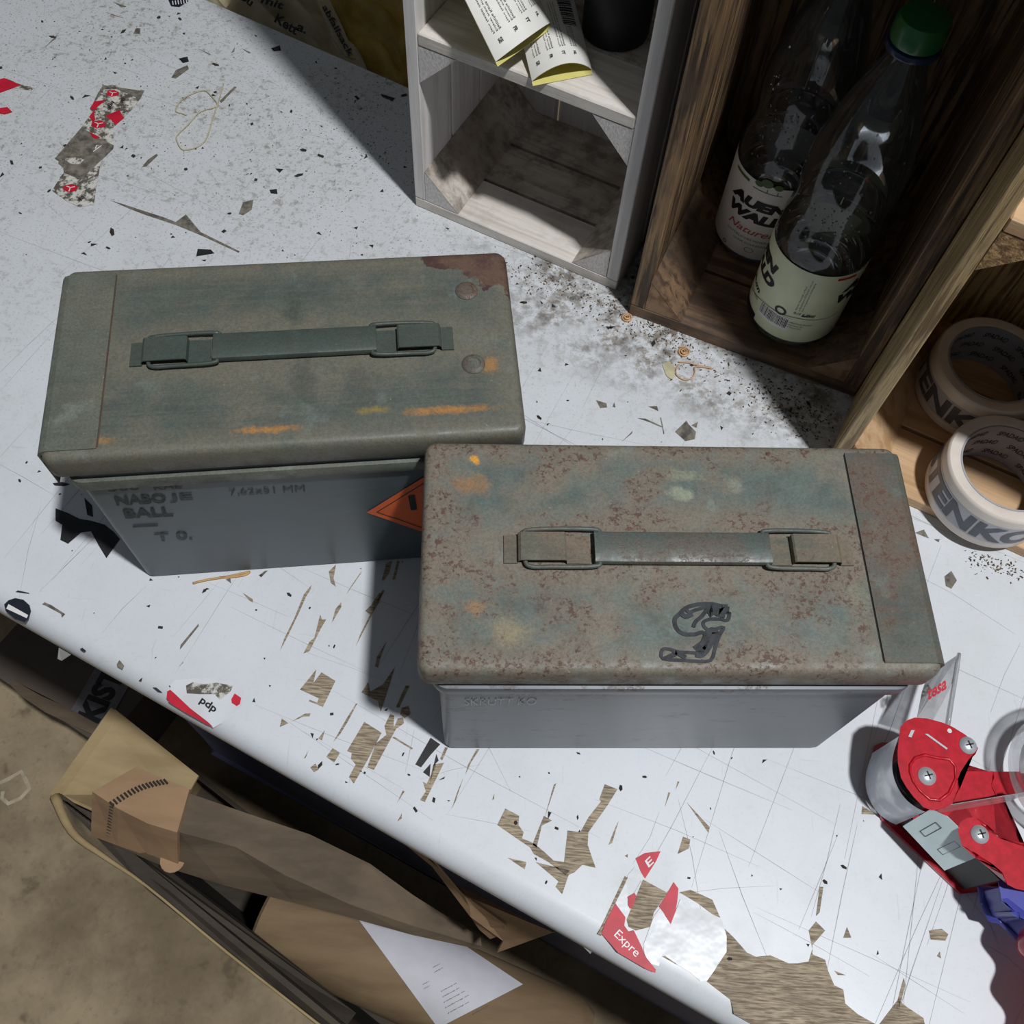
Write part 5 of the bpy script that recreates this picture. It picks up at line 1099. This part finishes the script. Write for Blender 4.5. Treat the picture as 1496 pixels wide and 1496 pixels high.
# long folded carton on top of it
T = [(202, 1121, -.26), (278, 1160, -.27), (365, 1190, -.29), (452, 1219, -.31), (540, 1262, -.34), (602, 1308, -.36), (700, 1370, -.40)]
F_ = [(148, 1160, -.26), (262, 1213, -.27), (345, 1235, -.29), (415, 1275, -.31), (510, 1318, -.34), (602, 1350, -.36), (702, 1380, -.40)]
Bo = [(140, 1218, -.33), (240, 1262, -.33), (330, 1290, -.34), (430, 1315, -.35), (510, 1336, -.36), (602, 1362, -.37), (703, 1384, -.405)]
r = thing('folded_carton', 'long flattened brown carton with torn end cap lying on the open carton', 'carton', tuple(U(300, 1230, -.42)))
def strip3(bm, rows, t_=.003):
    V = [[bm.verts.new(U(*q)) for q in row] for row in rows]
    for A, B in zip(V, V[1:]):
        for i in range(len(A) - 1): bm.faces.new((A[i], A[i + 1], B[i + 1], B[i]))
    bmesh.ops.recalc_face_normals(bm, faces=bm.faces); bmesh.ops.solidify(bm, geom=list(bm.faces), thickness=t_)
bm = bmesh.new(); strip3(bm, [T, F_, Bo]); finish('folded_sheet', bm, 'cardboard_dark', r)
Zb = ((0, 840), 2.28)
capT = [(u, v, -.254) for u, v in zz(*Zb, [(460,640),(530,672),(600,700),(635,715)])]; capF = [(u, v, -.256) for u, v in zz(*Zb, [(318,716),(400,770),(500,820),(598,850)])]; capB = [(u, v, zq) for (u, v), zq in zip(zz(*Zb, [(312,858),(400,890),(500,925),(600,965)]), (-.33, -.325, -.325, -.325))]
bm = bmesh.new(); strip3(bm, [capT, capF, capB], .004); cpo = finish('end_cap', bm, 'cardboard_tan', r, label='lighter tan torn end cap with stitched edge')
bm = bmesh.new()
for k in range(16):
    t = k / 15; a = (365 + (545 - 365) * t, 755 + (680 - 755) * t - 14 * math.sin(PI * t)); ribbon(bm, [U(*zz(*Zb, [a])[0], -.2475), U(*zz(*Zb, [(a[0] + 14, a[1] + 16)])[0], -.2475)], .0020)
for k in range(12):
    t = k / 11; a = (366 - 12 * t, 760 + 105 * t); ribbon(bm, [U(*zz(*Zb, [a])[0], -.250 - .065 * t), U(*zz(*Zb, [(a[0] + 14, a[1] + 6)])[0], -.250 - .065 * t)], .0020)
finish('stitch_holes', bm, 'crumb_dark', cpo)
bm = bmesh.new(); lathe(bm, [(0, .001), (.012, .0005), (.0125, 0)], 16, Matrix.Translation(U(252, 1256, -.315))); finish('peeled_spot', bm, 'cardboard_tan', r)
bm = bmesh.new(); strip3(bm, [[(612, 1232, -.14), (655, 1292, -.18), (700, 1358, -.25), (716, 1372, -.28)], [(616, 1234, -.14), (678, 1308, -.16), (738, 1350, -.20), (744, 1362, -.24)], [(618, 1240, -.15), (690, 1335, -.20), (736, 1370, -.26), (726, 1387, -.29)]], .003); finish('tip_flap', bm, 'cardboard_tan', r)
# brown tube-shaped parcel and the sheet over it
tz = -.60; t0_, t1_ = U(395, 1330, tz), U(850, 1535, tz)
bm = bmesh.new(); ax = (t1_ - t0_); Lt = ax.length; ax.normalize()
M_ = Matrix.Translation(t0_) @ ax.to_track_quat('Z', 'Y').to_matrix().to_4x4()
RT = .056
lathe(bm, [(0, 0), (RT - .004, 0), (RT, .004), (RT, Lt - .02), (RT - .012, Lt), (0, Lt)], 48, M_)
solo('brown_parcel_tube', bm, 'tube_paper', 'thick brown paper tube lying under the folded carton', 'tube', smooth=True)
bm = bmesh.new(); Mi = M_.inverted()
def ontube(u, v, rr):
    o_ = Mi @ Vector((0, 0, CH)); d_ = (Mi.to_3x3() @ ray(u, v)); a = d_.x**2 + d_.y**2; b = 2 * (o_.x * d_.x + o_.y * d_.y); c_ = o_.x**2 + o_.y**2 - rr * rr; D_ = b * b - 4 * a * c_
    if D_ < 0: t = -b / (2 * a); p = o_ + d_ * t; h = math.hypot(p.x, p.y); p = Vector((p.x / h * rr, p.y / h * rr, p.z))
    else: p = o_ + d_ * ((-b - math.sqrt(D_)) / (2 * a))
    return M_ @ p
qa, qb, qc, qd = (520, 1338), (655, 1365), (764, 1438), (640, 1502)
n = 14; g_ = [[None] * (n + 1) for _ in range(n + 1)]
for i in range(n + 1):
    for j in range(n + 1):
        u, v = i / n, j / n
        x = (qa[0] * (1 - u) + (700) * u) * (1 - v) + (qd[0] * (1 - u) + 764 * u) * v if False else qa[0] * (1 - u) * (1 - v) + qb[0] * u * (1 - v) + qc[0] * u * v + qd[0] * (1 - u) * v
        y = qa[1] * (1 - u) * (1 - v) + qb[1] * u * (1 - v) + qc[1] * u * v + qd[1] * (1 - u) * v
        g_[i][j] = bm.verts.new(ontube(x, y, RT + .0015))
for i in range(n):
    for j in range(n): bm.faces.new((g_[i][j], g_[i + 1][j], g_[i + 1][j + 1], g_[i][j + 1]))
bmesh.ops.recalc_face_normals(bm, faces=bm.faces)
pp = solo('paper_sheet', bm, 'paper_sheet', 'white printed paper sheet curved over the brown tube', 'paper', smooth='all')
bm = bmesh.new()
for (u, v, L_) in ((632, 1415, 10), (634, 1422, 12), (617, 1440, 9), (619, 1446, 8), (644, 1450, 22), (646, 1458, 24), (648, 1466, 30), (650, 1474, 34), (654, 1482, 30), (690, 1484, 24)):
    put_text(bm, 'Lieferung an', (lambda u, v, L_: lambda a, b: ontube(u + L_ * a + 1.5 * b, v - L_ * .55 * a - 3 * b, RT + .0025))(u, v, L_), 0)
finish('lettering', bm, 'grey_ink', pp)
